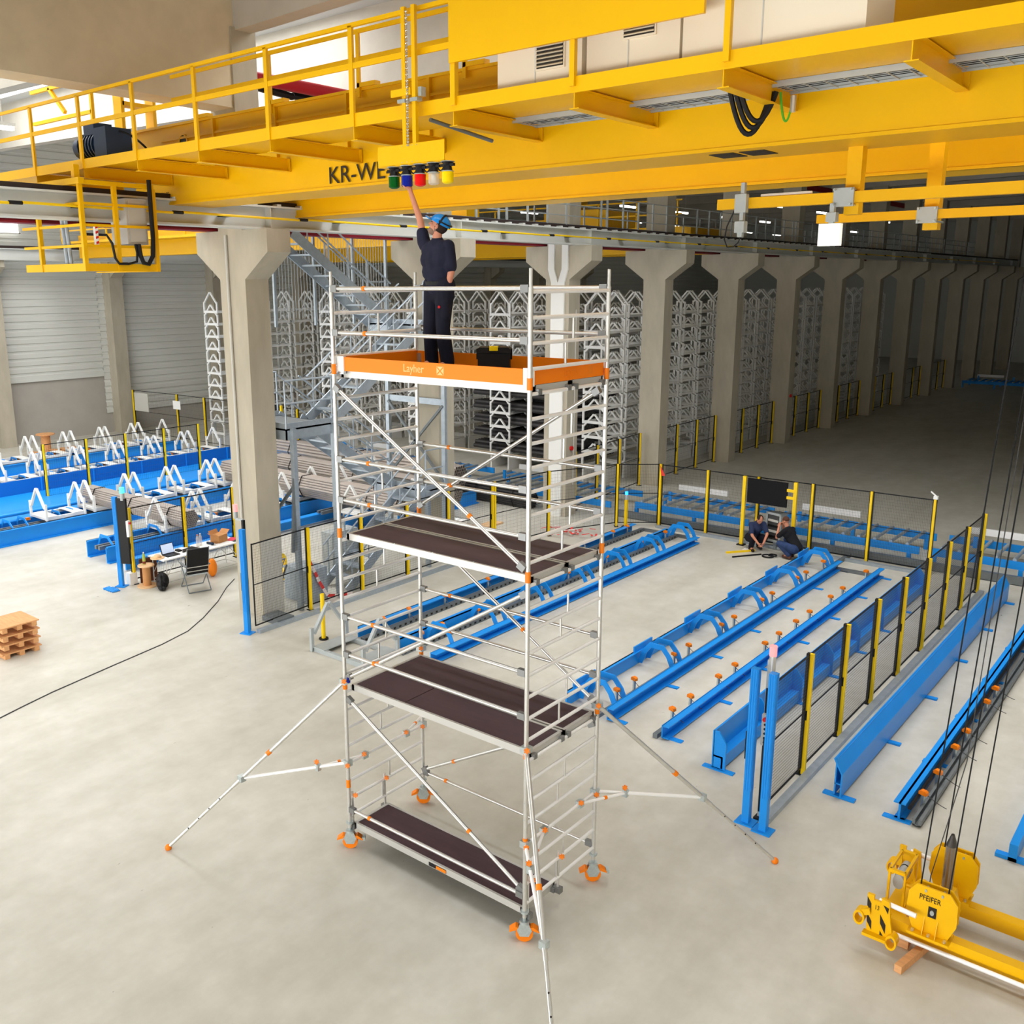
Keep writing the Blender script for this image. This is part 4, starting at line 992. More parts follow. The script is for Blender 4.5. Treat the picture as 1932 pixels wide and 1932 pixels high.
# blue gate posts and light curtains
def blue_post(x, y, h, label, rz=0.0, extras=True):
    r = E_('gate_post', (x, y, 0), label, 'post', None, rz)
    g = G().box(-0.05, 0.05, -0.05, 0.05, 0.02, h)
    for s in (-0.032, 0.0, 0.032): g.box(0.05, 0.056, s-0.009, s+0.009, 0.5, h).box(s-0.009, s+0.009, -0.056, -0.05, 0.5, h)
    O('profile', g, 'blue', r, smooth=False)
    O('base_plate', G().box(-0.13, 0.13, -0.11, 0.11, 0, 0.02), 'blue', r, smooth=False)
    if extras: O('sensor_strip', G().box(-0.075, -0.05, -0.03, 0.02, 0.95, 1.35), 'black', r, smooth=False)
    return r
blue_post(0.93, 3.9, 2.28, 'tall ribbed blue post left of the red-lit control column', 0.0)
blue_post(1.2, 3.84, 2.3, 'tall ribbed blue post at the near end of the right fence', 0.0)
blue_post(-10.36, 4.05, 2.3, 'tall blue post by the nearest concrete column', 0.3)
bp = blue_post(-15.42, 4.08, 2.28, 'tall blue post with black cover left of the folding tables', 0.5, False)
O('black_cover', G().box(0.05, 0.3, -0.04, 0.04, 0.6, 2.24), 'black', bp, smooth=False)
O('signal_lamp', G().tube((0.22, 0, 2.38), (0.22, 0, 2.52), 0.06, 12), 'signal_green', bp); O('lamp_stem', G().tube((0.22, 0, 2.2), (0.22, 0, 2.38), 0.055, 12), 'grey_steel', bp)
O('button_box', G().box(0.3, 0.36, -0.08, 0.02, 1.3, 1.7), 'paper', bp, smooth=False); O('stop_button', G().tube((0.36, -0.03, 1.64), (0.40, -0.03, 1.64), 0.03, 10), 'red', bp)
cc = E_('control_column', (1.06, 4.1, 0), 'grey and yellow control column with pink lamp between two blue posts', 'control column')
O('back_profile', G().box(-0.06, 0.0, 0.0, 0.1, 0.02, 2.35), 'grey_steel', cc, smooth=False)
O('yellow_strip', G().box(0.0, 0.05, -0.03, 0.03, 0.02, 1.9), 'yellow_post', cc, smooth=False)
O('black_strip', G().box(0.05, 0.075, -0.03, 0.03, 0.02, 2.2), 'black', cc, smooth=False)
O('button_box', G().box(-0.05, 0.05, -0.09, -0.03, 1.15, 1.6), 'cabinet_grey', cc, smooth=False)
O('stop_button', G().tube((0, -0.09, 1.54), (0, -0.13, 1.54), 0.028, 12), 'red', cc)
for i in range(5): O('button', G().tube((0, -0.09, 1.46-0.065*i), (0, -0.1, 1.46-0.065*i), 0.016, 10), 'black', cc)
O('lamp_stem', G().tube((0.0, 0.02, 2.2), (0.0, 0.02, 2.42), 0.045, 14), 'alu', cc); O('signal_lamp', G().tube((0.0, 0.02, 2.42), (0.0, 0.02, 2.56), 0.05, 14), 'signal_pink', cc)
O('foot', G().box(-0.09, 0.1, -0.06, 0.1, 0, 0.03), 'black', cc, smooth=False)
cc2 = E_('control_column', (-10.5, 4.2, 0), 'black control column with pink lamp in front of the nearest concrete column', 'control column')
O('profile', G().box(-0.03, 0.03, -0.03, 0.03, 0, 2.45), 'black', cc2, smooth=False); O('stop_button', G().tube((0, -0.04, 1.75), (0, -0.1, 1.75), 0.05, 10), 'red', cc2)
O('signal_lamp', G().tube((-0.25, 0, 2.6), (-0.25, 0, 2.75), 0.05, 12), 'signal_pink', cc2); O('lamp_stem', G().tube((-0.25, 0, 2.45), (-0.25, 0, 2.6), 0.05, 12).box(-0.25, 0, -0.02, 0.02, 2.42, 2.47), 'grey_steel', cc2)

# ------------------------------------------------------------------ blue floor rails in the middle
YA, YB = 5.35, 16.65
def c_beam(g, x, h=0.26, w=0.13, t=0.02, open_to=1):
    g.box(x-t/2, x+t/2, YA, YB, 0.02, h); s = open_to
    g.box(min(x, x+s*w), max(x, x+s*w), YA, YB, h-t, h); g.box(min(x, x+s*w), max(x, x+s*w), YA, YB, 0.02, 0.02+t)
def sensors(root, x, ys, side=-1, tip='lamp_white'):
    for y in ys:
        s = O('light_sensor', G().prism([(-0.055, 0), (0.055, 0), (0.055, 0.045), (0.035, 0.065), (-0.035, 0.065), (-0.055, 0.045)], 'x', -0.035, 0.035), 'orange', root, (x-root.location.x, y-root.location.y, 0.25))
        s.rotation_euler = (0, 0, PI/2*0.8)
        O('sensor_cable', G().path(arc((side*0.03, 0, 0.02), (side*0.05, -0.32, -0.08), 0.02, 8), 0.006, 5), 'cable_grey', s)
        O('sensor_bracket', G().box(-0.02, 0.02, -0.02, 0.02, -0.245, 0.0), 'zinc', s, smooth=False)
def arch(root, x0, x1, y, h=0.52, t=0.10):
    """flat blue arch plate spanning two beams across x"""
    g = G(); w = x1-x0
    out = [(0, 0.05), (0.12*w, 0.62*h), (0.30*w, h), (0.66*w, h), (0.86*w, 0.62*h), (w, 0.05)]
    inn = [(w-t*1.1, 0.05), (0.86*w-t*1.05, 0.62*h-t*0.25), (0.66*w-t*0.4, h-t), (0.30*w+t*0.4, h-t), (0.12*w+t*1.05, 0.62*h-t*0.25), (t*1.1, 0.05)]
    for i in range(5):
        g.prism([out[i], out[i+1], inn[4-i], inn[5-i]], 'y', -0.012, 0.012)
    return O('arch_plate', g, 'blue', root, (x0-root.location.x, y-root.location.y, 0), smooth=False)
def feet(root, x, n=7, side=1):
    for i in range(n):
        y = YA+0.1+(YB-YA-0.2)*i/(n-1); O('foot_lug', G().box(0 if side > 0 else -0.22, 0.22 if side > 0 else 0, -0.05, 0.05, 0, 0.02), 'blue', root, (x-root.location.x, y-root.location.y, 0), smooth=False)
SY = [6.02, 6.63, 8.29, 8.9, 10.2, 10.8, 12.2, 12.8, 14.3, 14.9, 16.2]
# right bed
RBd = E_('roller_bed', (-2.6, YA, 0), 'blue rail bed with arch plates right of the scaffold', 'rail bed')
def LX(g): g.v = [(v[0]+2.6, v[1]-YA, v[2]) for v in g.v]; return g
g = G(); g.box(-3.06, -3.03, YA, YB, 0.02, 0.3); g.box(-3.06, -2.98, YA, YB, 0.28, 0.3); O('side_plate', LX(g), 'blue', RBd, smooth=False)
g = G(); c_beam(g, -2.2, 0.24, 0.12); O('c_beam', LX(g), 'blue', RBd, smooth=False)
for i in range(6):
    y = 5.9+2.1*i
    arch(RBd, -3.05, -2.2, y-0.16); arch(RBd, -3.05, -2.2, y+0.16)
    O('gusset', G().box(-0.44, -0.41, y-YA-0.35, y-YA+0.35, 0.25, 0.42), 'blue', RBd, smooth=False)
O('chain_rail', LX(G().box(-2.42, -2.36, YA-0.1, YB, 0.0, 0.07)), 'galv_dark', RBd, smooth=False)
sensors(RBd, -2.42, [6.02, 6.63, 8.15, 8.75, 10.25, 10.85, 12.3, 12.9, 14.4, 15.0, 16.2]); feet(RBd, -2.1)
RBe = E_('floor_rail', (-1.1, YA, 0), 'straight blue C-beam rail with orange sensors, right of the arch plate bed', 'rail')
def LX(g): g.v = [(v[0]+1.1, v[1]-YA, v[2]) for v in g.v]; return g
g = G(); c_beam(g, -1.16, 0.24, 0.12); O('c_beam', LX(g), 'blue', RBe, smooth=False)
O('chain_rail', LX(G().box(-1.3, -1.22, YA-0.05, YB, 0.0, 0.08)), 'galv_dark', RBe, smooth=False)
sensors(RBe, -1.29, [5.94, 6.6, 7.7, 8.4, 9.8, 10.5, 11.42, 12.2, 13.5, 14.3, 16.0]); feet(RBe, -1.06)
O('cross_rail', LX(G().box(-2.2, -1.2, YB-0.15, YB-0.05, 0, 0.08)), 'galv_dark', RBe, smooth=False)
# tall stop beam with ribs
SB = E_('stop_beam', (0, 5.0, 0), 'tall blue ribbed stop beam just behind the right mesh fence', 'beam')
g = G().box(-0.12, -0.09, 0, 11.2, 0.02, 0.62).box(-0.12, 0.02, 0, 11.2, 0.0, 0.03).box(-0.1, 0.06, 0, 11.2, 0.2, 0.23).box(0.03, 0.06, 0, 11.2, 0.03, 0.2)
O('beam', g, 'blue', SB, smooth=False)
for i in range(8): O('rib', G().prism([(-0.1, 0.02), (0.1, 0.02), (0.1, 0.45), (-0.02, 0.62), (-0.1, 0.62)], 'y', 1.55*i, 1.55*i+0.03), 'blue', SB, smooth=False)
for i in range(8): O('foot_lug', G().box(-0.25, 0.25, 1.55*i-0.05, 1.55*i+0.05, 0, 0.02), 'blue', SB, smooth=False)
# kick plate
KP = E_('kick_plate', (1.72, 5.3, 0), 'long blue folded kick plate on the floor right of the fence', 'plate')
O('plate', G().prism([(0.0, 0.04), (0.02, 0.04), (0.02, 0.40), (-0.10, 0.62), (-0.12, 0.61), (0.0, 0.39)], 'y', 0, 11.3), 'blue', KP, smooth=False)
O('inner_plate', G().box(-0.1, -0.08, 0.05, 11.3, 0.04, 0.6).box(-0.1, 0, 0.05, 11.3, 0.2, 0.22), 'blue', KP, smooth=False)
for i in range(6): O('foot_lug', G().box(-0.25, 0.2, 2.2*i+0.03, 2.2*i+0.13, 0, 0.03), 'blue', KP, smooth=False)
# rightmost rail with sensors
LR = E_('floor_rail', (2.55, 5.3, 0), 'blue rail with black roller shaft and orange sensors at the right edge', 'rail')
O('c_beam', G().box(-0.1, 0.06, 0, 11, 0.24, 0.26).box(-0.03, 0.0, 0, 11, 0.02, 0.26).box(-0.08, 0.06, 0, 11, 0.0, 0.02), 'blue', LR, smooth=False)
O('roller_shaft', G().tube((0.1, 0.05, 0.2), (0.1, 11, 0.2), 0.03, 10), 'black', LR)
O('chain_rail', G().box(0.17, 0.21, -0.05, 11, 0.03, 0.12).box(0.25, 0.29, -0.05, 11, 0.03, 0.12).box(0.17, 0.29, -0.05, 11, 0.03, 0.04), 'galv_dark', LR, smooth=False)
for i in range(6): O('foot_lug', G().box(-0.22, 0.15, 2.0*i-0.05, 2.0*i+0.05, 0, 0.02), 'blue', LR, smooth=False)
sensors(LR, 2.72, [5.75, 6.5, 7.5, 8.2, 9.6, 10.3], 1)
single('floor_rail', G().box(3.75, 4.1, 5.2, 5.3, 0, 0.05).box(3.9, 4.0, 5.2, 16, 0, 0.24), 'blue', 'short end of a blue rail showing at the far right edge', 'rail')
# left bed (behind the scaffold)
LB = E_('roller_bed', (-7.2, YA, 0), 'blue rail bed with arch plates and chain behind the scaffold', 'rail bed')
def LX(g): g.v = [(v[0]+7.2, v[1]-YA, v[2]) for v in g.v]; return g
O('side_plate', LX(G().box(-7.12, -7.09, YA, YB, 0.02, 0.28).box(-7.2, -7.09, YA, YB, 0.26, 0.28)), 'blue', LB, smooth=False)
g = G(); c_beam(g, -6.25, 0.2, 0.16); O('c_beam', LX(g), 'blue', LB, smooth=False)
def chain_rail(root, x, y0, y1, lx):
    g = G().box(x-0.05, x+0.05, y0, y1, 0.0, 0.1); O('chain_rail', lx(g), 'galv_dark', root, smooth=False)
    g = G(); n = int((y1-y0)/0.17)
    for i in range(n): g.box(x+0.05, x+0.056, y0+0.17*i+0.04, y0+0.17*i+0.1, 0.03, 0.07)
    O('chain_slots', lx(g), 'black', root, smooth=False, kind='stuff')
chain_rail(LB, -6.95, YA-0.1, 16.9, LX)
for i in range(7):
    y = 5.9+1.78*i
    if i: arch(LB, -7.1, -6.2, y-0.17); 
    arch(LB, -7.1, -6.2, y+0.17)
sensors(LB, -7.0, [5.9, 6.55, 7.75, 8.35, 9.5, 10.15, 11.3, 11.9, 13.1, 13.7, 15.0, 15.6, 16.3])
LB2 = E_('floor_rail', (-8.1, YA, 0), 'blue rail with black chain track furthest left of the scaffold', 'rail')
def LX(g): g.v = [(v[0]+8.1, v[1]-YA, v[2]) for v in g.v]; return g
O('side_plate', LX(G().box(-8.32, -8.29, YA, YB, 0.02, 0.26).box(-8.32, -8.15, YA, YB, 0.24, 0.26)), 'blue', LB2, smooth=False)
chain_rail(LB2, -8.08, YA-0.1, 16.9, LX); sensors(LB2, -8.2, [6.0, 6.8, 8.0, 9.6, 10.3, 11.8, 12.5, 13.9, 15.4, 16.2])
single('chain_track', G().box(-8.1, -6.6, 16.9, 17.0, 0, 0.08), 'galv_dark', 'short grey chain track joining the two left rails at their far end', 'track')
single('chain_track', G().box(-9.6, 3.5, 18.0, 18.12, 0.02, 0.22), 'galv_dark', 'long grey chain track along the foot of the far fence', 'track')
single('chain_track', G().box(-2.4, -2.3, 16.65, 18.0, 0, 0.09), 'galv_dark', 'grey chain track leading from the arch plate bed to the far fence', 'track')

# ------------------------------------------------------------------ cradles (stackable A-frame saddles)
def saddle_parts(v=0.61, u=0.475, m='white_steel'):
    a = G()
    for s in (-1, 1):
        a.box(s*u-0.035, s*u+0.035, -0.03, 0.03, 0, 0.50)
        a.bar((s*(u-0.06), 0, 0.36), (s*0.02, 0, 0.92), 0.06, 0.07, (0, 1, 0))
    a.box(-u, u, -0.03, 0.03, 0.02, 0.09)
    af = a.mesh('a_frame', False); af.materials.append(MATS[m])
    b = G().box(-0.04, 0.04, -v, v, 0.0, 0.09).mesh('side_beam', False); b.materials.append(MATS[m])
    c = G().box(-u, u, -0.16, 0.16, 0.09, 0.11).mesh('base_plate', False); c.materials.append(MATS[m])
    return af, b, c
AF, SBM, BPL = saddle_parts()
def cradle(x, y, z, label, group, rz=0.0, meshes=None, v=0.61, name='pipe_cradle'):
    af, sb, bpl = meshes or (AF, SBM, BPL)
    r = E_(name, (x, y, z), label, 'cradle', group, rz)
    for s in (-1, 1): O('a_frame', af, None, r, (0, s*v, 0)); O('side_beam', sb, None, r, (s*0.42, 0, 0))
    for s in (-1, 1): O('base_plate', bpl, None, r, (0, s*(v-0.2), 0))
    return r
WH = ['first', 'second', 'third', 'fourth', 'fifth', 'sixth', 'seventh']
def row(x, spans, what, zb=0.48):
    for i, (a, b_) in enumerate(spans):
        c = cradle(x, (a+b_)/2, zb, 'white A-frame cradle, %s from the left in the %s' % (WH[i], what), 'cradles in the '+what)
        c.scale = (1, (b_-a)/1.22, 1)
row(-21.93, [(5.25, 6.45), (6.77, 8.12), (8.45, 9.64), (9.96, 11.23), (11.57, 12.8)], 'row in front of the blue trough')
row(-18.05, [(6.77, 8.0), (8.28, 9.5), (9.8, 11.0)], 'row nearest the folding tables', 0.46)
row(-28.2, [(6.95, 8.17), (8.47, 9.73), (10.01, 11.29), (11.61, 12.83), (13.14, 14.4), (14.72, 15.94)], 'row just behind the blue trough')
row(-32.05, [(8.5, 9.75), (10.05, 11.33), (11.66, 12.95), (13.2, 14.44), (14.78, 15.99)], 'back row near the concrete wall')
# blue beds under the rows
def bed(x, y0, y1, label, w=0.5, h=0.46, two=True):
    r = E_('cradle_bed', (x, y0, 0), label, 'rail bed'); L = y1-y0
    for s in (-1, 1):
        O('side_beam', G().box(s*w-0.02, s*w+0.02, 0, L, 0.02, h).box(s*w-0.02, s*w+0.1, 0, L, h-0.03, h).box(s*w-0.02, s*w+0.14, 0, L, 0.0, 0.03), 'blue', r, smooth=False)
    O('chain_track', G().box(-0.08, 0.0, 0, L, 0.3, 0.4).box(0.1, 0.18, 0, L, 0.3, 0.4), 'galv_dark', r, smooth=False)
    n = int(L/1.5)
    for i in range(n):
        O('cross_tie', G().box(-w, w, 1.5*i+0.5, 1.5*i+0.58, 0.15, 0.3), 'blue', r, smooth=False)
        for d in (0.25, -0.2):
            O('arch_plate', G().prism([(-w, 0.3), (-0.3, 0.62), (0.1, 0.62), (w, 0.3), (w-0.1, 0.3), (0.06, 0.55), (-0.26, 0.55), (-w+0.1, 0.3)], 'y', 1.5*i+d+0.5, 1.5*i+d+0.52), 'blue', r, smooth=False)
        O('light_sensor', G().cbox((-0.2, 1.5*i+1.0, 0.5), 0.08, 0.12, 0.07), 'orange', r, smooth=False)
    return r
bed(-21.93, 1.0, 13.6, 'blue cradle bed in front of the blue trough')
bed(-18.05, 4.9, 13.0, 'blue cradle bed nearest the folding tables')
bed(-28.2, 4.0, 16.6, 'blue cradle bed just behind the blue trough')
bed(-32.05, 5.5, 16.6, 'blue cradle bed near the concrete wall')
single('floor_rail', G().box(-16.55, -16.5, 4.85, 12.5, 0.02, 0.3).box(-16.6, -16.35, 4.85, 12.5, 0.28, 0.31), 'blue', 'low blue rail with white top behind the folding tables', 'rail')
TR = E_('drip_trough', (-25.5, 3.0, 0), 'long bright blue steel trough between the cradle rows at the left', 'trough')
O('back_wall', G().box(-1.95, -1.9, 0, 14.2, 0.05, 0.62), 'blue_shaded', TR, smooth=False)
O('slope_plate', G().prism([(-1.9, 0.10), (0.4, 0.10), (0.4, 0.13), (-1.9, 0.13)], 'y', 0, 14.2), 'blue', TR, smooth=False)
O('slope_plate', G().prism([(0.4, 0.10), (2.7, 0.28), (2.7, 0.31), (0.4, 0.13)], 'y', 0, 14.2), 'blue', TR, smooth=False)
O('top_tube', G().tube((2.75, 0, 0.56), (2.75, 14.2, 0.56), 0.06, 12), 'blue', TR)
for i in range(7): O('wall_rib', G().box(-1.9, -1.86, 1.0+2.0*i, 1.04+2.0*i, 0.05, 0.62), 'blue', TR, smooth=False)

# ------------------------------------------------------------------ pipe bundles
def bundle(x0, x1, y, z, label, nr=7, r=0.05, kind='pipe_steel', angle=0.0, group=None):
    """hexagonal bundle of steel pipes along x"""
    root = E_('pipe_bundle', (x0, y, z), label, 'pipe bundle', group, angle)
    L = x1-x0; pm = G().tube((0, 0, 0), (L, 0, 0), r, 8, cap=False).ring((L, 0, 0), 'x', r, 0.01, 0.012, 8).mesh('pipe'); pm.materials.append(MATS[kind])
    hm = G().tube((L-0.12, 0, 0), (L-0.1, 0, 0), r*0.92, 8).mesh('bore_shade'); hm.materials.append(MATS['bore_shade_dark'])  # dark disc painting in the shade inside each pipe end
    k = nr//2+1; rows = list(range(k, nr+1))+list(range(nr-1, k-1, -1)); h = r*math.sqrt(3)
    for j, n in enumerate(rows):
        for i in range(n):
            edge = j in (0, len(rows)-1) or i in (0, n-1)
            py = (i-(n-1)/2)*2*r; pz = r+j*h
            o = O('pipe', pm, None, root, (0, py, pz)); O('bore_shade', hm, None, o)
    for t in (0.12, 0.5, 0.86):
        hh = h*(len(rows)-1)+2*r; w0 = (k-1)*r+r*1.02; w1 = (nr-1)*r+r*1.03
        poly = [(-w0, 0), (w0, 0), (w1, hh/2), (w0, hh), (-w0, hh), (-w1, hh/2)]
        g = G()
        for a in range(6):
            p, q = poly[a], poly[(a+1) % 6]; g.bar((L*t, p[0]*1.03, p[1]), (L*t, q[0]*1.03, q[1]), 0.03, 0.008, (1, 0, 0))
        O('strap', g, 'black', root, smooth=False)
    return root
bundle(-22.5, -17.0, 7.2, 0.60, 'hexagonal bundle of steel pipes lying across the white cradles at the left', 9, 0.032)
bundle(-22.0, -13.4, 12.1, 0.60, 'pipe bundle lying behind the nearest column and the stair post', 9, 0.042, 'pipe_steel')
bundle(-21.5, -13.0, 14.0, 0.62, 'second pipe bundle behind the stairs, further back', 9, 0.042, 'pipe_steel')
bundle(-24.0, -14.5, 16.0, 0.62, 'grey pipe bundle furthest back behind the stairs', 7, 0.06, 'pipe_steel')
bundle(-16.8, -12.4, 17.2, 0.0, 'dark pipe bundle on the floor beside the white duct', 7, 0.05, 'pipe_dark')
for i, (x, y) in enumerate(((-18.2, 12.1), (-15.0, 12.1), (-17.5, 14.0), (-14.2, 14.0), (-18.0, 16.0), (-15.4, 16.0))):
    cradle(x, y, 0.46, 'white A-frame cradle holding pipes behind the stairs, %s' % ['left one of the front pair', 'right one of the front pair', 'left one of the middle pair', 'right one of the middle pair', 'left one of the back pair', 'right one of the back pair'][i], 'cradles behind the stairs')
for i, y in enumerate((12.1, 14.0, 16.0)):
    bed(-16.4+0.4*i, y-0.7, y+0.7, 'short blue support bed under the %s pipe bundle behind the stairs' % ['front', 'middle', 'back'][i], w=1.2)

# ------------------------------------------------------------------ stacks of cradles in the store behind
def stack_mesh():
    g = G()
    for s in (-1, 1):
        for q in (-1, 1):
            g.box(q*0.475-0.035, q*0.475+0.035, s*0.58-0.03, s*0.58+0.03, 0, 0.50)
            g.bar((q*0.44, s*0.58, 0.46), (q*0.02, s*0.58, 0.92), 0.06, 0.06, (0, 1, 0))
        g.box(-0.475, 0.475, s*0.58-0.03, s*0.58+0.03, 0.02, 0.12)
        g.box(s*0.43-0.035, s*0.43+0.035, -0.58, 0.58, 0.02, 0.1)
    m = g.mesh('pipe_cradle', False); m.materials.append(MATS['white_steel']); return m
SM = stack_mesh()
ROWS = [(-31.0, 18.78, 8), (-26.5, 21.7, 6), (-22.0, 22.6, 6), (-17.5, 22.6, 7), (-13.1, 22.6, 22)]
RLAB = ['row by the white cladding wall', 'second row from the cladding wall', 'middle row of the store', 'row left of the white duct', 'long row along the concrete columns']
count = 0
hid = G()
for ri, (x, y0, n) in enumerate(ROWS):
    for j in range(n):
        y = y0+1.46*j
        for k in range(11):
            z = 0.54+0.55*k
            show = (ri == 4) or j < 2
            if show and count < 300:
                o = O('pipe_cradle', SM, None, None, (x, y, z)); count += 1
                tag(o, 'white cradle, %s from bottom, %s stack of the %s' % ((['first']+ORD[1:])[k], (['first']+ORD[1:]+['fifteenth', 'sixteenth', 'seventeenth', 'eighteenth', 'nineteenth', 'twentieth', 'penultimate', 'last'])[j], RLAB[ri]), 'cradle', 'stacked cradles, '+RLAB[ri])
            else:
                l = len(hid.v); hid.v += [(v.co.x+x, v.co.y+y, v.co.z+z) for v in SM.vertices]; hid.f += [tuple(i+l for i in p.vertices) for p in SM.polygons]
        hid.box(x-0.47, x-0.4, y-0.6, y+0.6, 0, 0.54); hid.box(x+0.4, x+0.47, y-0.6, y+0.6, 0, 0.54)
rest = O('stacked_cradles', hid, 'white_steel', None, smooth=False); tag(rest, 'dense further white cradle stacks standing behind the front ones', 'cradle stack', kind='stuff')
# dark bundles in the lower cradles next to the columns
for j in range(2):
    for k in range(5):
        y = 22.6+1.46*j; z = 0.68+0.55*k
        g = G()
        for i in range(5): g.tube((-19, y-0.36+0.18*i, z+0.1), (-13.7, y-0.36+0.18*i, z+0.1), 0.09, 8)
        for i in range(4): g.tube((-19, y-0.27+0.18*i, z+0.25), (-13.7, y-0.27+0.18*i, z+0.25), 0.09, 8)
        single('pipe_bundle', g, 'pipe_dark', 'dark wrapped pipe bundle in the lower cradles, %s level of the %s stack' % (['bottom', 'second', 'third', 'fourth', 'fifth'][k], ['front', 'second', 'third', 'fourth'][j]), 'pipe bundle', 'dark pipes in the lower cradles')
# ------------------------------------------------------------------ roller conveyors behind the far fence
def conveyor(x0, x1, y0, y1, label, z=0.5, pitch=0.42):
    r = E_('roller_conveyor', (x0, y0, 0), label, 'conveyor'); L = x1-x0; Wd = y1-y0
    for y in (0, Wd): O('side_frame', G().box(0, L, y-0.03, y+0.03, z-0.22, z-0.02), 'blue', r, smooth=False)
    rm = G().tube((0, 0.03, z), (0, Wd-0.03, z), 0.045, 10).mesh('roller'); rm.materials.append(MATS['galv'])
    n = int(L/pitch)
    for i in range(n): O('roller', rm, None, r, (0.2+i*pitch, 0, 0))
    for i in range(int(L/2)+1):
        for y in (0, Wd): O('leg', G().box(2*i, 2*i+0.1, y-0.05, y+0.05, 0, z-0.22), 'blue', r, smooth=False)
    for i in range(int(L/2.2)): O('guide_post', G().box(0.8+2.2*i, 0.9+2.2*i, Wd*0.35, Wd*0.35+0.06, z, z+0.3), 'blue', r, smooth=False)
    O('chain_guard', G().box(0.5, min(2.2, L), Wd+0.05, Wd+0.12, z+0.1, z+0.28), 'alu_bright', r, smooth=False)
    return r
conveyor(-9.2, -5.4, 18.4, 20.3, 'blue and grey roller conveyor behind the far fence, left of the black screen')
conveyor(-5.0, -0.7, 18.4, 20.1, 'blue and grey roller conveyor behind the crouching technicians')
conveyor(-0.4, 4.6, 18.5, 20.2, 'roller conveyor at the far right behind the fence corner')
conveyor(-15.5, -9.8, 17.9, 19.9, 'roller conveyor running past the white duct column')
conveyor(-23.5, -16.2, 18.0, 20.0, 'blue roller conveyor seen between the stairs and the nearest column')
conveyor(-30.5, -25.0, 18.8, 20.6, 'dim blue roller conveyor below the cladding wall')
conveyor(-10.5, -4.0, 66, 68, 'small distant blue conveyor at the dark end of the hall')
# ------------------------------------------------------------------ steel stairs between the first two columns
ST = E_('steel_stairs', (-11.55, 7.0, 0), 'galvanised steel switchback stairs with railings behind the scaffold', 'stairs')
def SLc(p): return (p[0]+11.55, p[1]-7.0, p[2])
def flight(xa, xb, y0, z0, y1, z1, n=9, rail=True, hand_side=None):
    d = V(0, y1-y0, z1-z0)
    for x in (xa, xb):
        O('stringer', G().bar(SLc((x, y0, z0)), SLc((x, y1, z1)), 0.03, 0.24), 'galv', ST, smooth=False)
    for i in range(1, n):
        t = i/n; y = y0+(y1-y0)*t; z = z0+(z1-z0)*t
        O('tread', G().box(xa+11.55, xb+11.55, y-7.0-0.13, y-7.0+0.13, z-0.02, z+0.02), 'galv', ST, smooth=False)
    if rail:
        for x in (xa, xb):
            for h in (0.55, 1.0): O('handrail', G().tube(SLc((x, y0, z0+h)), SLc((x, y1, z1+h)), 0.022, 8), 'galv', ST)
            for i in range(5):
                t = (i+0.3)/5; y = y0+(y1-y0)*t; z = z0+(z1-z0)*t
                O('baluster', G().tube(SLc((x, y, z)), SLc((x, y, z+1.0)), 0.018, 8), 'galv', ST)
def landing(xa, xb, ya, yb, z, rails='we'):
    O('landing', G().box(xa+11.55, xb+11.55, ya-7, yb-7, z-0.04, z), 'galv_dark', ST, smooth=False)
    O('landing_beam', G().box(xa+11.55, xb+11.55, ya-7, ya-6.97, z-0.25, z+0.12).box(xa+11.55, xb+11.55, yb-7.03, yb-7, z-0.25, z+0.0).box(xb+11.52, xb+11.55, ya-7, yb-7, z-0.25, z+0.12).box(xa+11.55, xa+11.58, ya-7, yb-7, z-0.25, z+0.12), 'galv', ST, smooth=False)
    for (p, q) in (((xb, ya), (xb, yb)), ((xa, ya), (xa, yb))):
        for h in (0.55, 1.05): O('handrail', G().tube(SLc((p[0], p[1], z+h)), SLc((q[0], q[1], z+h)), 0.022, 8), 'galv', ST)
        for t in (0.0, 1.0): O('baluster', G().tube(SLc((p[0], p[1]+(q[1]-p[1])*t, z)), SLc((p[0], p[1]+(q[1]-p[1])*t, z+1.05)), 0.02, 8), 'galv', ST)
XE0, XE1, XW0, XW1 = -11.5, -10.66, -12.6, -11.78
YL, YR = 7.25, 10.1
flight(XE0, XE1, YL, 0.05, YR, 2.05)
flight(XW0, XW1, YR, 2.05, YL-0.3, 4.2)
flight(XE0, XE1, YL-0.3, 4.2, YR, 6.3)
flight(XW0, XW1, YR, 6.3, YL-0.3, 8.45)
landing(XW0, XE1, YR, 10.84, 2.05); landing(XW0, XE1, 5.6, YL-0.3, 4.2); landing(XW0, XE1, YR, 10.84, 6.3)
for (x, y, z1) in ((-10.62, 5.75, 4.2), (-10.62, 6.95, 4.2), (-10.62, 10.8, 6.3), (-12.65, 10.8, 6.3), (-12.65, 5.75, 4.2), (-10.62, 10.12, 2.05)):
    O('post', G().box(x+11.55-0.06, x+11.55+0.06, y-7-0.05, y-7+0.05, 0, z1), 'galv', ST, smooth=False)
for (p, q) in (((-10.62, 5.8, 4.0), (-10.62, 5.6, 1.4)), ((-10.62, 10.75, 2.2), (-12.6, 10.75, 4.2)), ((-12.6, 10.75, 2.2), (-10.62, 10.75, 4.2)), ((-10.7, 5.8, 2.9), (-12.6, 5.8, 1.0))):
    O('diagonal_stay', G().bar(SLc(p), SLc(q), 0.06, 0.06), 'galv_dark', ST, smooth=False)
O('tie_beam', G().box(-12.6+11.55, -10.6+11.55, 3.78, 3.84, 4.2, 4.36), 'galv', ST, smooth=False)
sc = G()
for i in range(40): sc.box(-12.62+11.55, -12.612+11.55, 0.1+0.095*i, 0.108+0.095*i, 6.5, 8.6)
O('guard_mesh', sc, 'galv', ST, kind='stuff', smooth=False)
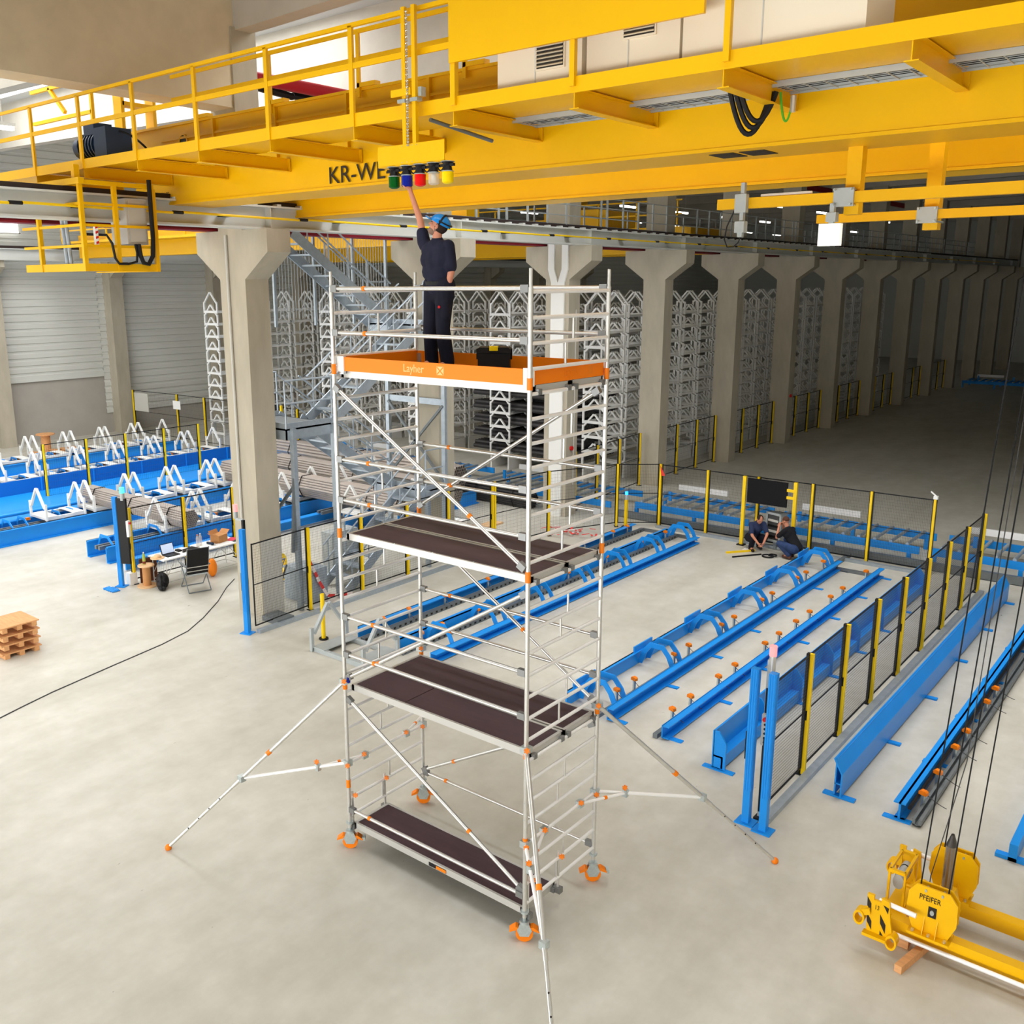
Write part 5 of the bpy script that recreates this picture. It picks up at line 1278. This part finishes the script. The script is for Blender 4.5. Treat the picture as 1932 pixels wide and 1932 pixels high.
for y in (7.05, 8.3, 9.6, 10.8): O('post', G().box(-12.66+11.55, -12.6+11.55, y-7.03, y-6.97, 6.3, 8.6), 'galv', ST, smooth=False)
single('cabinet', G().box(-11.6, -10.75, 6.1, 6.7, 0.0, 0.8), 'galv', 'grey sheet metal box under the stairs', 'cabinet')
single('cabinet', G().box(-12.4, -12.0, 8.0, 8.9, 0.0, 1.1), 'grey_steel', 'tall grey electrical box behind the stair foot', 'cabinet')
single('cable_reel', G().ring((-12.9, 7.0, 0.35), (1, 0.4, 0), 0.3, 0.12, 0.08, 18).box(-13.1, -12.7, 6.85, 7.15, 0, 0.1), 'yellow_post', 'yellow hose reel on the floor behind the left fence', 'hose reel')
single('broom', G().bar((-10.9, 5.15, 0.1), (-11.05, 5.75, 1.0), 0.03).box(-10.75, -10.2, 4.75, 5.2, 0.0, 0.12), 'galv_dark', 'dark sweeping broom lying at the foot of the nearest column', 'broom')
for i, pts in enumerate(([(-10.75, 6.15, 1.1), (-10.72, 6.3, 0.75), (-10.7, 6.4, 0.5), (-10.65, 6.6, 0.12), (-10.6, 7.0, 0.03), (-10.55, 7.3, 0.02)], )):
    tp = E_('barrier_tape', (-10.7, 6.2, 0), 'red and white barrier tape hanging at the stair post', 'barrier tape')
    for j in range(len(pts)-1):
        a = V(pts[j])-tp.location; b_ = V(pts[j+1])-tp.location
        O('tape_strip', G().bar(a, a.lerp(b_, 0.5), 0.01, 0.07), 'red_white_tape', tp, smooth=False); O('tape_strip', G().bar(a.lerp(b_, 0.5), b_, 0.01, 0.07), 'tape_white', tp, smooth=False)
tp = E_('barrier_tape', (-9.6, 15.3, 0), 'crumpled heap of red and white barrier tape on the floor behind the scaffold', 'barrier tape')
random.seed(3)
for j in range(44):
    a = V(random.gauss(0, 0.45), random.gauss(0, 0.3), random.uniform(0.02, 0.12)); b_ = a+V(random.uniform(-0.2, 0.2), random.uniform(-0.2, 0.2), random.uniform(-0.02, 0.06)); b_.z = max(0.01, b_.z)
    O('tape_strip', G().bar(a, b_, 0.06, 0.004), 'red_white_tape' if j % 3 else 'tape_white', tp, smooth=False)
# ------------------------------------------------------------------ grey cradle, bollard near the scaffold
gm = saddle_parts(0.75, 0.475, 'grey_steel')
cradle(-7.75, 4.72, 0.0, 'grey galvanised A-frame cradle on the floor left of the scaffold', None, PI/2, gm, 0.75)
bo = E_('bollard', (-8.83, 4.85, 0), 'short yellow bollard standing inside the grey cradle', 'bollard')
O('tube', G().tube((0, 0, 0.02), (0, 0, 1.0), 0.045, 14), 'yellow_post', bo); O('foot', G().tube((0, 0, 0), (0, 0, 0.03), 0.1, 14), 'black', bo)
# ------------------------------------------------------------------ black screens on yellow posts
def screen(x0, x1, y, z0, z1, h, label):
    r = E_('screen_stand', (x0, y, 0), label, 'screen'); L = x1-x0
    O('screen', G().box(0.1, L-0.22, -0.03, 0.03, z0, z1), 'screen_black', r, smooth=False)
    for x in (0.0, L): O('post', G().box(x-0.045, x+0.045, -0.04, 0.04, 0.02, h), 'yellow_post', r, smooth=False); O('foot', G().box(x-0.1, x+0.1, -0.1, 0.1, 0, 0.03), 'black', r, smooth=False)
    for z in (z0+0.25, z0+0.45): O('bracket', G().box(L-0.22, L, -0.05, -0.02, z, z+0.08), 'yellow_post', r, smooth=False)
    return r
screen(-5.13, -3.68, 17.3, 1.27, 1.96, 2.0, 'black screen on two yellow posts above the crouching technicians')
screen(-27.2, -25.4, 17.4, 1.5, 2.4, 2.4, 'black screen on yellow posts below the cladding wall at the left')
cb = E_('control_cabinet', (-4.25, 17.35, 0), 'open grey control cabinet with wiring between the crouching technicians', 'cabinet', None, -0.3)
O('case', G().box(-0.25, 0.25, 0.0, 0.25, 0.25, 1.05).box(-0.05, 0.05, 0.1, 0.15, 0, 0.25), 'galv', cb, smooth=False)
O('backplate', G().box(-0.2, 0.2, -0.006, 0.0, 0.3, 1.0), 'cable_grey', cb, smooth=False)
for i in range(4):
    O('terminal_row', G().box(-0.17, 0.17, -0.03, -0.006, 0.36+0.15*i, 0.42+0.15*i), 'cabinet_grey' if i % 2 else 'black', cb, smooth=False)
O('frame', G().box(-0.26, 0.26, -0.02, 0.0, 1.0, 1.06).box(-0.26, 0.26, -0.02, 0.0, 0.24, 0.3).box(-0.26, -0.2, -0.02, 0.0, 0.24, 1.06).box(0.2, 0.26, -0.02, 0.0, 0.24, 1.06), 'grey_steel', cb, smooth=False)
single('mesh_bag', G().ring((-4.05, 16.6, 0.03), 'z', 0.16, 0.03, 0.03, 16).ring((-3.95, 16.68, 0.05), 'z', 0.12, 0.03, 0.03, 14), 'cable_black', 'coil of black cable on the floor between the technicians', 'cable')
single('profile_bar', G().bar((-5.08, 16.22, 0.025), (-4.56, 16.92, 0.025), 0.05), 'yellow_post', 'yellow fence profile lying on the floor left of the technicians', 'profile')
single('profile_bar', G().bar((-4.77, 15.94, 0.02), (-4.27, 16.68, 0.02), 0.035), 'black', 'thin black profile lying on the floor in front of the technicians', 'profile')
single('paper_sheet', G().box(-4.9, -4.6, 16.85, 17.05, 0.001, 0.006), 'paper', 'white paper sheet on the floor by the yellow profile', 'paper', smooth=False)
br2 = E_('beacon_post', (-8.75, 17.05, 0), 'yellow beacon post with a blue light near the far fence corner', 'beacon')
O('tube', G().box(-0.04, 0.04, -0.04, 0.04, 0.02, 0.85), 'yellow_post', br2, smooth=False); O('head', G().tube((0, 0, 0.85), (0, 0, 1.0), 0.05, 10), 'grey_steel', br2); O('lamp', G().tube((0, 0, 1.0), (0, 0, 1.1), 0.05, 10), 'signal_blue', br2); O('foot', G().box(-0.1, 0.1, -0.08, 0.08, 0, 0.02), 'black', br2, smooth=False)
single('fence_camera', G().cbox((-0.27, 17.68, 2.0), 0.1, 0.1, 0.08).bar((-0.27, 17.68, 2.04), (-0.4, 17.68, 2.14), 0.03), 'paper', 'small white camera on top of the corner fence post', 'camera')
single('warning_tag', G().prism([(0, 1.5), (0.12, 1.55), (0.05, 1.95)], 'y', 17.64, 17.645).__class__().add([(-7.97, 17.62, 1.95), (-7.9, 17.62, 1.6), (-7.78, 17.62, 1.62), (-7.97, 17.625, 1.95), (-7.9, 17.625, 1.6), (-7.78, 17.625, 1.62)], [(0, 1, 2), (5, 4, 3), (0, 3, 4, 1), (1, 4, 5, 2), (2, 5, 3, 0)]), 'red_white_tape', 'orange red tag tied to the far fence post', 'tag')
pal = E_('pallet', (-12.6, 13.6, 0), 'small wooden pallet with boxes on the floor behind the scaffold', 'pallet')
for i in range(4): O('board', G().box(-0.4, 0.4, -0.3+0.17*i, -0.2+0.17*i, 0.10, 0.12), 'wood', pal, smooth=False)
for i in range(3): O('bearer', G().box(-0.38+0.33*i, -0.28+0.33*i, -0.3, 0.3, 0, 0.1), 'wood', pal, smooth=False)
for i in range(3): single('carton', G().box(-12.95+0.22*i, -12.77+0.22*i, 13.5, 13.75, 0.12, 0.3), 'paper', '%s grey carton on the small wooden pallet' % ['left', 'middle', 'right'][i], 'carton', 'cartons on the small pallet')
single('sheet_stack', G().box(-12.3, -11.9, 14.2, 15.0, 0, 0.05), 'wood_pale', 'pale wooden sheet on the floor beside the small pallet', 'board')
# ------------------------------------------------------------------ camp tables, chairs and clutter by the left fence
def table(x, y, rz, label, L=1.2, Wd=0.6, h=0.7):
    r = E_('folding_table', (x, y, 0), label, 'table', None, rz)
    O('table_top', G().box(-L/2, L/2, -Wd/2, Wd/2, h-0.03, h), 'paper', r, smooth=False)
    for sx in (-1, 1):
        for sy in (-1, 1): O('leg', G().tube((sx*(L/2-0.1), sy*(Wd/2-0.06), 0), (sx*(L/2-0.1), sy*(Wd/2-0.06), h-0.03), 0.012, 8), 'alu', r)
        O('foot_bar', G().tube((sx*(L/2-0.1), -Wd/2+0.06, 0.1), (sx*(L/2-0.1), Wd/2-0.06, 0.1), 0.01, 6), 'alu', r)
        O('brace', G().tube((sx*(L/2-0.1), -Wd/2+0.06, 0.25), (sx*0.12, -Wd/2+0.06, h-0.04), 0.009, 6), 'alu', r); O('brace', G().tube((sx*(L/2-0.1), Wd/2-0.06, 0.25), (sx*0.12, Wd/2-0.06, h-0.04), 0.009, 6), 'alu', r)
    O('stretcher', G().tube((-L/2+0.1, -Wd/2+0.06, 0.1), (L/2-0.1, -Wd/2+0.06, 0.1), 0.01, 6), 'alu', r); O('stretcher', G().tube((-L/2+0.1, Wd/2-0.06, 0.1), (L/2-0.1, Wd/2-0.06, 0.1), 0.01, 6), 'alu', r)
    return r
TA = PI/2
T1 = (-14.82, 5.2); T2 = (-14.82, 6.5)
table(T1[0], T1[1], TA, 'white folding camp table with the laptop, left one', 1.0, 0.72)
table(T2[0], T2[1], TA, 'white folding camp table with the carton, right one by the column', 1.15, 0.72)
ux, uy = math.cos(TA), math.sin(TA)
def on_table(T, a, b_, z=0.70): return (T[0]+ux*a-uy*b_, T[1]+uy*a+ux*b_, z)
lp = E_('laptop', on_table(T1, -0.1, -0.05), 'open laptop with lit screen on the left folding table', 'laptop', None, TA)
O('keyboard_base', G().box(-0.18, 0.18, -0.15, 0.1, 0, 0.02), 'black', lp, smooth=False)
sc_ = O('lid', G().prism([(0.1, 0.02), (0.12, 0.02), (0.2, 0.26), (0.18, 0.265)], 'x', -0.18, 0.18), 'black', lp, smooth=False)
O('display', G().prism([(0.098, 0.035), (0.1005, 0.035), (0.1755, 0.25), (0.173, 0.25)], 'x', -0.165, 0.165), 'screen_lit', sc_, smooth=False)
def item(name, g, m, label, cat, loc, rz=0.0, parts=()):
    o = O(name, g, m, None, loc, smooth=True); o.rotation_euler = (0, 0, rz); tag(o, label, cat)
    for n, gg, mm in parts: O(n, gg, mm, o)
    return o
item('hat', G().tube((0, 0, 0), (0, 0, 0.02), 0.17, 18).ell((0, 0, 0.03), 0.1, 0.1, 0.07, 14, 8), 'wood_pale', 'cream straw hat at the left end of the laptop table', 'hat', on_table(T1, -0.48, -0.05))
item('computer_mouse', G().ell((0, 0, 0.018), 0.035, 0.055, 0.018, 12, 6), 'black', 'black mouse right of the laptop', 'mouse', on_table(T1, 0.25, -0.1))
item('telephone', G().box(-0.08, 0.08, -0.05, 0.05, 0, 0.04), 'black', 'small black box behind the mouse on the laptop table', 'box', on_table(T1, 0.22, 0.1))
item('notebook', G().box(-0.2, 0.2, -0.14, 0.14, 0, 0.015), 'black', 'black closed laptop lying at the right end of the laptop table', 'laptop', on_table(T1, 0.5, 0.0), TA+0.2)
item('paper_sheet', G().box(-0.16, 0.16, -0.12, 0.12, 0, 0.006), 'paper', 'white papers lying between the mouse and the closed laptop', 'paper', on_table(T1, 0.4, 0.12), TA+0.4)
for i, (a, b_) in enumerate(((-0.5, 0.1), (-0.38, 0.15))):
    item('water_bottle', G().tube((0, 0, 0), (0, 0, 0.22), 0.042, 12).tube((0, 0, 0.22), (0, 0, 0.29), 0.04, 12, 0.016), 'lamp_clear', '%s clear bottle on the right folding table' % ['left', 'right'][i], 'bottle', on_table(T2, a, b_), 0, (('cap', G().tube((0, 0, 0.29), (0, 0, 0.31), 0.018, 10), 'orange' if i == 0 else 'paper'),))
cx = item('carton', G().box(-0.18, 0.18, -0.14, 0.14, 0, 0.2), 'card', 'open brown carton on the right folding table', 'carton', on_table(T2, 0.12, 0.05), TA+0.3)
for (p, q) in (((-0.18, -0.14), (-0.3, -0.1)), ((0.18, -0.14), (0.3, -0.16))): O('flap', G().bar((p[0], 0, 0.2), (q[0], 0, 0.28), 0.26, 0.006), 'card', cx, smooth=False)
O('flap', G().bar((0, 0.14, 0.2), (0, 0.2, 0.3), 0.34, 0.006), 'card', cx, smooth=False)
item('magazine', G().box(-0.15, 0.15, -0.11, 0.11, 0, 0.012), 'paper_red', 'red magazine at the right end of the right folding table', 'magazine', on_table(T2, 0.48, -0.02), TA+0.4)
item('hand_tool', G().bar((-0.12, 0, 0.03), (0.1, 0.03, 0.03), 0.05).ell((0.1, 0, 0.04), 0.05, 0.05, 0.04, 10, 6), 'motor_blue', 'dark blue hand tool lying in front of the carton', 'tool', on_table(T2, -0.2, 0.0))
item('paper_sheet', G().box(-0.14, 0.14, -0.1, 0.1, 0, 0.008), 'paper', 'crumpled white paper in front of the brown carton', 'paper', on_table(T2, 0.05, -0.2), TA)
item('paper_sheet', G().box(-0.16, 0.16, -0.12, 0.12, 0, 0.008), 'cable_grey', 'dark flat folder at the column end of the right folding table', 'folder', on_table(T2, 0.52, -0.2), TA-0.2)
# chairs
def camp_chair(x, y, rz, label, back=True):
    r = E_('camp_chair', (x, y, 0), label, 'chair', None, rz)   # faces +y
    O('seat', G().bar((0, -0.24, 0.42), (0, 0.24, 0.45), 0.5, 0.03), 'grey_steel', r, smooth=False)
    bk = O('backrest', G().bar((0, -0.24, 0.45), (0, -0.42, 1.12), 0.5, 0.03, (0, 1, 0)), 'black', r, smooth=False)
    for t in (0.28, 0.12): O('back_strap', G().bar((-0.26, -0.245-0.18*t-0.02, 0.45+0.67*t), (0.26, -0.245-0.18*t-0.02, 0.45+0.67*t), 0.008, 0.02), 'alu', bk, smooth=False)
    for s in (-1, 1):
        O('back_tube', G().tube((s*0.26, -0.2, 0.42), (s*0.26, -0.43, 1.14), 0.014, 8), 'galv_dark', r)
        O('armrest', G().bar((s*0.28, -0.3, 0.66), (s*0.28, 0.2, 0.66), 0.05, 0.025), 'galv_dark', r, smooth=False)
        O('leg', G().tube((s*0.27, 0.22, 0.64), (s*0.27, -0.36, 0.02), 0.014, 8), 'galv_dark', r); O('leg', G().tube((s*0.27, -0.2, 0.5), (s*0.27, 0.3, 0.02), 0.014, 8), 'galv_dark', r)
    for yy in (-0.36, 0.3): O('foot_bar', G().tube((-0.27, yy, 0.02), (0.27, yy, 0.02), 0.014, 8), 'galv_dark', r)
    return r
camp_chair(-13.85, 5.15, 1.25, 'black camp chair seen from behind in front of the folding tables')
camp_chair(-12.6, 6.5, 0.4, 'second camp chair half hidden by the nearest concrete column')
rl_ = E_('cable_drum', (-14.95, 4.5, 0), 'wooden cable drum used as a side table', 'cable drum')
for z in (0.0, 0.52): O('flange', G().tube((0, 0, z), (0, 0, z+0.03), 0.2 if z else 0.24, 24), 'wood_pale', rl_)
O('core', G().tube((0, 0, 0.03), (0, 0, 0.52), 0.1, 18), 'card', rl_)
item('bottle', G().tube((0, 0, 0), (0, 0, 0.2), 0.04, 12).tube((0, 0, 0.2), (0, 0, 0.28), 0.04, 12, 0.015), 'bottle_green', 'green yellow bottle standing on the cable drum', 'bottle', (-15.02, 4.5, 0.55), 0, (('label_band', G().tube((0, 0, 0.02), (0, 0, 0.08), 0.0415, 12), 'bottle_red'), ('cap', G().tube((0, 0, 0.28), (0, 0, 0.31), 0.017, 10), 'paper')))
bg = E_('backpack', (-14.5, 4.65, 0), 'black backpack on the floor beside the cable drum', 'bag')
gb = G().ell((0, 0, 0.2), 0.19, 0.14, 0.21, 14, 10).ell((0.05, -0.08, 0.13), 0.15, 0.1, 0.12, 12, 8).ell((0.15, -0.12, 0.06), 0.14, 0.08, 0.06, 12, 8)
O('bag_body', gb, 'black', bg); O('strap', G().path(arc((0, -0.05, 0.4), (0.25, -0.2, 0.05), -0.08), 0.015, 6), 'black', bg)
single('brown_board', G().bar((-15.25, 4.5, 0.32), (-15.2, 4.95, 0.32), 0.02, 0.62), 'wood_dark', 'brown board leaning against the fence behind the cable drum', 'board', smooth=False)
single('rubbish_bag', G().ell((-14.35, 6.0, 0.24), 0.13, 0.12, 0.24, 14, 10), 'bag_orange', 'orange plastic bag hanging under the right folding table', 'bag')
single('paper_bag', G().box(-15.5, -15.3, 4.25, 4.45, 0, 0.3), 'paper', 'white bag at the foot of the blue post left of the tables', 'bag')
g = G()
random.seed(5)
for i in range(14): g.bar((-15.35+random.uniform(-0.25, 0.25), 3.75+random.uniform(-0.12, 0.12), 0.015), (-15.35+random.uniform(-0.25, 0.25), 3.75+random.uniform(-0.12, 0.12), 0.02), 0.05, 0.02)
single('cable_ties', g, 'blue', 'small heap of blue straps on the floor left of the tables', 'straps')
pts = [(-10.5, -0.75, 0.008), (-10.68, -0.12, 0.008), (-10.95, 1.2, 0.008), (-11.2, 2.5, 0.008), (-11.45, 3.3, 0.008), (-11.9, 4.0, 0.008), (-12.6, 4.9, 0.008), (-13.3, 5.65, 0.008), (-13.72, 6.2, 0.008)]
single('floor_cable', G().path([(-9.9, -2.6, 0.008), (-10.2, -1.7, 0.008)]+pts, 0.011, 6), 'cable_grey', 'thin grey cable running across the open floor at the left', 'cable')
# orange edge of something at the left border
pl = E_('pallet_stack', (-13.3, 0.4, 0), 'edge of a stack of orange wooden pallets at the left border', 'pallet')
for k in range(4):
    for i in range(3): O('block', G().box(-0.4, 0.4, -0.35+0.3*i, -0.25+0.3*i, 0.18*k+0.0, 0.18*k+0.09), 'wood', pl, smooth=False)
    O('board', G().box(-0.4, 0.4, -0.4, 0.4, 0.18*k+0.09, 0.18*k+0.115), 'wood', pl, smooth=False)
# far left odds and ends below the cladding wall
pt = E_('pallet', (-35.2, 12.6, 0), 'wooden pallet lying by the concrete wall base at the left', 'pallet')
for i in range(5): O('board', G().box(-0.5, 0.5, -1.1+0.45*i, -0.8+0.45*i, 0.1, 0.13), 'wood', pt, smooth=False)
for i in range(3): O('bearer', G().box(-0.5+0.45*i, -0.4+0.45*i, -1.1, 1.1, 0, 0.1), 'wood', pt, smooth=False)
single('cable_drum', G().tube((-36.0, 12.5, 0), (-36.0, 12.5, 0.75), 0.2, 14).tube((-36, 12.5, 0.75), (-36, 12.5, 0.8), 0.4, 16), 'wood', 'small drum table standing by the concrete wall at the left', 'cable drum')
single('notice_board', G().box(-37.3, -36.1, 17.82, 17.86, 1.2, 2.1), 'cabinet_grey', 'light grey switch box on the far left fence', 'box')
single('notice_sheet', G().box(-34.2, -33.6, 17.98, 18.0, 1.5, 1.9), 'paper', 'white notice sheet on the far left fence', 'sign')
single('waste_bin', G().box(-25.9, -25.1, 16.6, 17.2, 0.3, 1.2), 'cabinet_grey', 'pale grey cabinet standing below the far left black screen', 'cabinet')
for i, (x, y) in enumerate(((-27.9, 17.0), (-26.7, 16.9), (-24.9, 16.7))):
    single('bollard', G().box(x-0.07, x+0.07, y-0.07, y+0.07, 0.02, 1.5).box(x-0.15, x+0.15, y-0.15, y+0.15, 0, 0.03), 'yellow_post', '%s yellow post in front of the far left screen' % ['left', 'middle', 'right'][i], 'post')
bb = E_('beacon_post', (-31.5, 18.4, 0), 'post with a small glowing blue lamp at the far left fence', 'beacon')
O('tube', G().tube((0, 0, 0), (0, 0, 1.1), 0.05, 10), 'grey_steel', bb); O('lamp', G().ell((0, 0, 1.15), 0.07, 0.07, 0.07, 10, 8), 'signal_blue', bb)

# ------------------------------------------------------------------ yellow lifting beam at the bottom right
LBM = E_('lifting_beam', (3.18, 2.65, 0), 'yellow lifting spreader with polished steel guide pin at the bottom right', 'lifting beam'); LBM.scale = (0.6, 0.85, 0.9)
def H(poly, axis, a, b_, m='yellow', name='plate', parent=None): return O(name, G().prism(poly, axis, a, b_), m, parent or LBM, smooth=False)
# the spreader's long axis runs along x; two parallel rails
for y in (-0.05, 0.85):
    O('rail_beam', G().box(0.0, 3.2, y, y+0.16, 0.16, 0.34), 'yellow', LBM, smooth=False)
O('guide_rod', G().tube((0.1, -0.14, 0.2), (3.2, -0.14, 0.2), 0.028, 12), 'alu_bright', LBM)
for y0, lab in ((-0.12, True), (0.95, False)):
    w = [(0.42, 0.36), (0.28, 0.62), (0.30, 0.86), (0.42, 0.98), (0.98, 0.98), (1.12, 0.86), (1.13, 0.58), (1.0, 0.36)]
    sp = O('side_plate', G().prism(w, 'y', y0, y0+0.025).prism(w, 'y', y0+0.11, y0+0.135), 'yellow', LBM, smooth=False)
    O('flange', G().box(0.36, 1.06, y0-0.1, y0+0.2, 0.34, 0.37), 'yellow', sp, smooth=False)
    for i in range(3): O('bolt', G().tube((0.44+0.27*i, y0-0.05, 0.37), (0.44+0.27*i, y0-0.05, 0.39), 0.028, 10), 'alu', sp)
    for x in (0.6, 0.82): O('gusset', G().prism([(y0-0.09, 0.37), (y0, 0.37), (y0, 0.58)], 'x', x, x+0.012), 'yellow', sp, smooth=False)
    for x in (0.58, 0.86): O('pin', G().tube((x, y0-0.012, 0.93), (x, y0+0.15, 0.93), 0.02, 10), 'zinc', sp)
    if lab:
        letters('PFEIFER', 0.105, 'stripe_black', sp, (0.48, y0-0.004, 0.80), (PI/2, 0, 0), width=1.05, name='lettering')
        O('emblem', G().box(0.65, 0.79, y0-0.006, y0-0.001, 0.60, 0.74), 'stripe_black', sp, smooth=False)
        O('pin', G().tube((0.72, y0-0.02, 0.67), (0.72, y0, 0.67), 0.035, 10), 'zinc', sp)
# mast with polished guide pin
O('pin_socket', G().prism([(0.48, 0.34), (0.98, 0.34), (0.86, 0.62), (0.60, 0.62)], 'y', 0.4, 0.72), 'yellow', LBM, smooth=False)
O('guide_pin', G().tube((0.73, 0.56, 0.55), (0.73, 0.56, 1.27), 0.095, 24), 'steel_polished', LBM)
O('pin_tip', G().tube((0.73, 0.56, 1.27), (0.73, 0.56, 1.41), 0.095, 24, 0.03), 'steel_tip', LBM)
# end stops with rings
def end_stop(y, stripes):
    pl_ = [(-0.30, 0.22), (-0.33, 0.72), (-0.21, 0.72), (-0.21, 0.66), (-0.08, 0.66), (-0.08, 0.72), (0.06, 0.70), (0.10, 0.45), (0.16, 0.25), (0.1, 0.2)]
    s = O('end_stop', G().prism(pl_, 'y', y-0.01, y+0.03), 'yellow', LBM, smooth=False)
    for x, z in ((-0.43, 0.38), (0.16, 0.2)):
        O('ring', G().ring((x, y, z), 'y', 0.1, 0.14, 0.03, 20), 'yellow', s); 
    O('arm', G().bar((-0.4, y, 0.45), (-0.25, y, 0.5), 0.1, 0.08), 'yellow', s, smooth=False)
    O('lip', G().box(-0.34, 0.08, y-0.1, y, 0.18, 0.22), 'yellow', s, smooth=False)
    O('tube', G().tube((-0.14, y+0.06, 0.64), (0.5, y+0.06, 0.62), 0.032, 12), 'alu_bright', s)
    if stripes:
        for p in (((-0.325, 0.68), (-0.25, 0.60), (-0.24, 0.48), (-0.32, 0.56)), ((-0.31, 0.46), (-0.22, 0.36), (-0.21, 0.24), (-0.30, 0.34)),
                  ((-0.04, 0.64), (0.06, 0.62), (0.05, 0.54)), ((-0.08, 0.50), (0.03, 0.38), (0.03, 0.26), (-0.07, 0.38)), ((-0.06, 0.28), (0.02, 0.2), (-0.06, 0.2))):
            O('warning_stripe', G().prism(list(p), 'y', y-0.014, y-0.0105), 'stripe_black', s, smooth=False)
        O('number', G().prism([(-0.2, 0.54), (-0.12, 0.54), (-0.12, 0.62), (-0.2, 0.62)], 'y', y-0.0125, y-0.011), 'yellow', s, smooth=False)
        letters('13', 0.09, 'stripe_black', s, (-0.19, y-0.014, 0.545), (PI/2, 0, 0), name='number_text')
end_stop(-0.3, True); end_stop(1.12, False)
# caged motor unit between the stops
cg = O('motor_cage', G(), None, LBM) if False else E_('motor_cage', (0, 0, 0)); cg.parent = LBM
gg = G()
for x in (-0.18, 0.1):
    for y in (0.25, 0.8): gg.bar((x, y, 0.3), (x, y, 0.82), 0.04)
for x in (-0.18, 0.1): gg.bar((x, 0.25, 0.82), (x, 0.8, 0.82), 0.05, 0.04)
for y in (0.25, 0.8): gg.bar((-0.18, y, 0.82), (0.1, y, 0.82), 0.05, 0.04); gg.bar((-0.18, y, 0.34), (0.1, y, 0.34), 0.05, 0.04)
O('cage_frame', gg, 'yellow', cg, smooth=False)
O('motor', G().tube((-0.04, 0.32, 0.64), (-0.04, 0.74, 0.64), 0.1, 16), 'grey_steel', cg)
for i in range(2): O('motor_band', G().ring((-0.04, 0.42+0.2*i, 0.64), 'y', 0.105, 0.02, 0.006, 16), 'black', cg)
O('motor_base', G().box(-0.18, 0.12, 0.25, 0.8, 0.28, 0.34).box(-0.28, 0.2, 0.1, 0.42, 0.2, 0.3), 'yellow', cg, smooth=False)
O('cross_beam', G().box(-0.1, 0.5, 0.42, 0.6, 0.2, 0.32), 'yellow', LBM, smooth=False)
# ropes up to the crane
for (x, y, z) in ((3.46, 2.6, 0.86), (3.74, 2.6, 0.86), (3.48, 3.5, 0.86), (3.79, 3.5, 0.86)):
    single('crane_rope', G().tube((x, y, z-0.02), (x+0.25, y+0.5, 8.7), 0.008, 6), 'cable_black', 'thin black hoist rope from the yellow lifting beam, %s' % ['near left', 'near right', 'far left', 'far right'][[0.98+i for i in range(4)].index(0.98) if False else 0] if False else 'thin black hoist rope, %s of four at the lifting beam' % ('near left' if (x < 3.6 and y < 3) else 'near right' if y < 3 else 'far left' if x < 3.6 else 'far right'), 'rope', 'hoist ropes of the lifting beam')
single('crane_rope', G().path([(3.42, 3.2, 0.32), (3.42, 3.25, 0.6), (3.5, 3.35, 1.2), (3.6, 3.5, 2.0), (3.62, 3.7, 3.5), (3.66, 4.0, 6.0), (3.7, 4.2, 8.9)], 0.006, 6), 'cable_grey', 'thin grey control cable hanging down to the lifting beam', 'cable')
single('timber_block', G().bar((3.42, 2.15, 0.045), (3.55, 2.75, 0.045), 0.08, 0.09), 'wood', 'squared wooden beam lying under the yellow lifting spreader', 'timber', smooth=False)
single('timber_block', G().bar((4.7, 2.5, 0.07), (4.7, 3.7, 0.07), 0.14, 0.14), 'wood', 'second timber under the far end of the lifting spreader', 'timber', smooth=False)
for i, y in enumerate((2.68, 3.45)): single('timber_block', G().box(3.25, 3.4, y-0.08, y+0.08, 0, 0.14), 'wood', '%s wooden packer under the lifting spreader' % ['near', 'far'][i], 'timber', smooth=False)
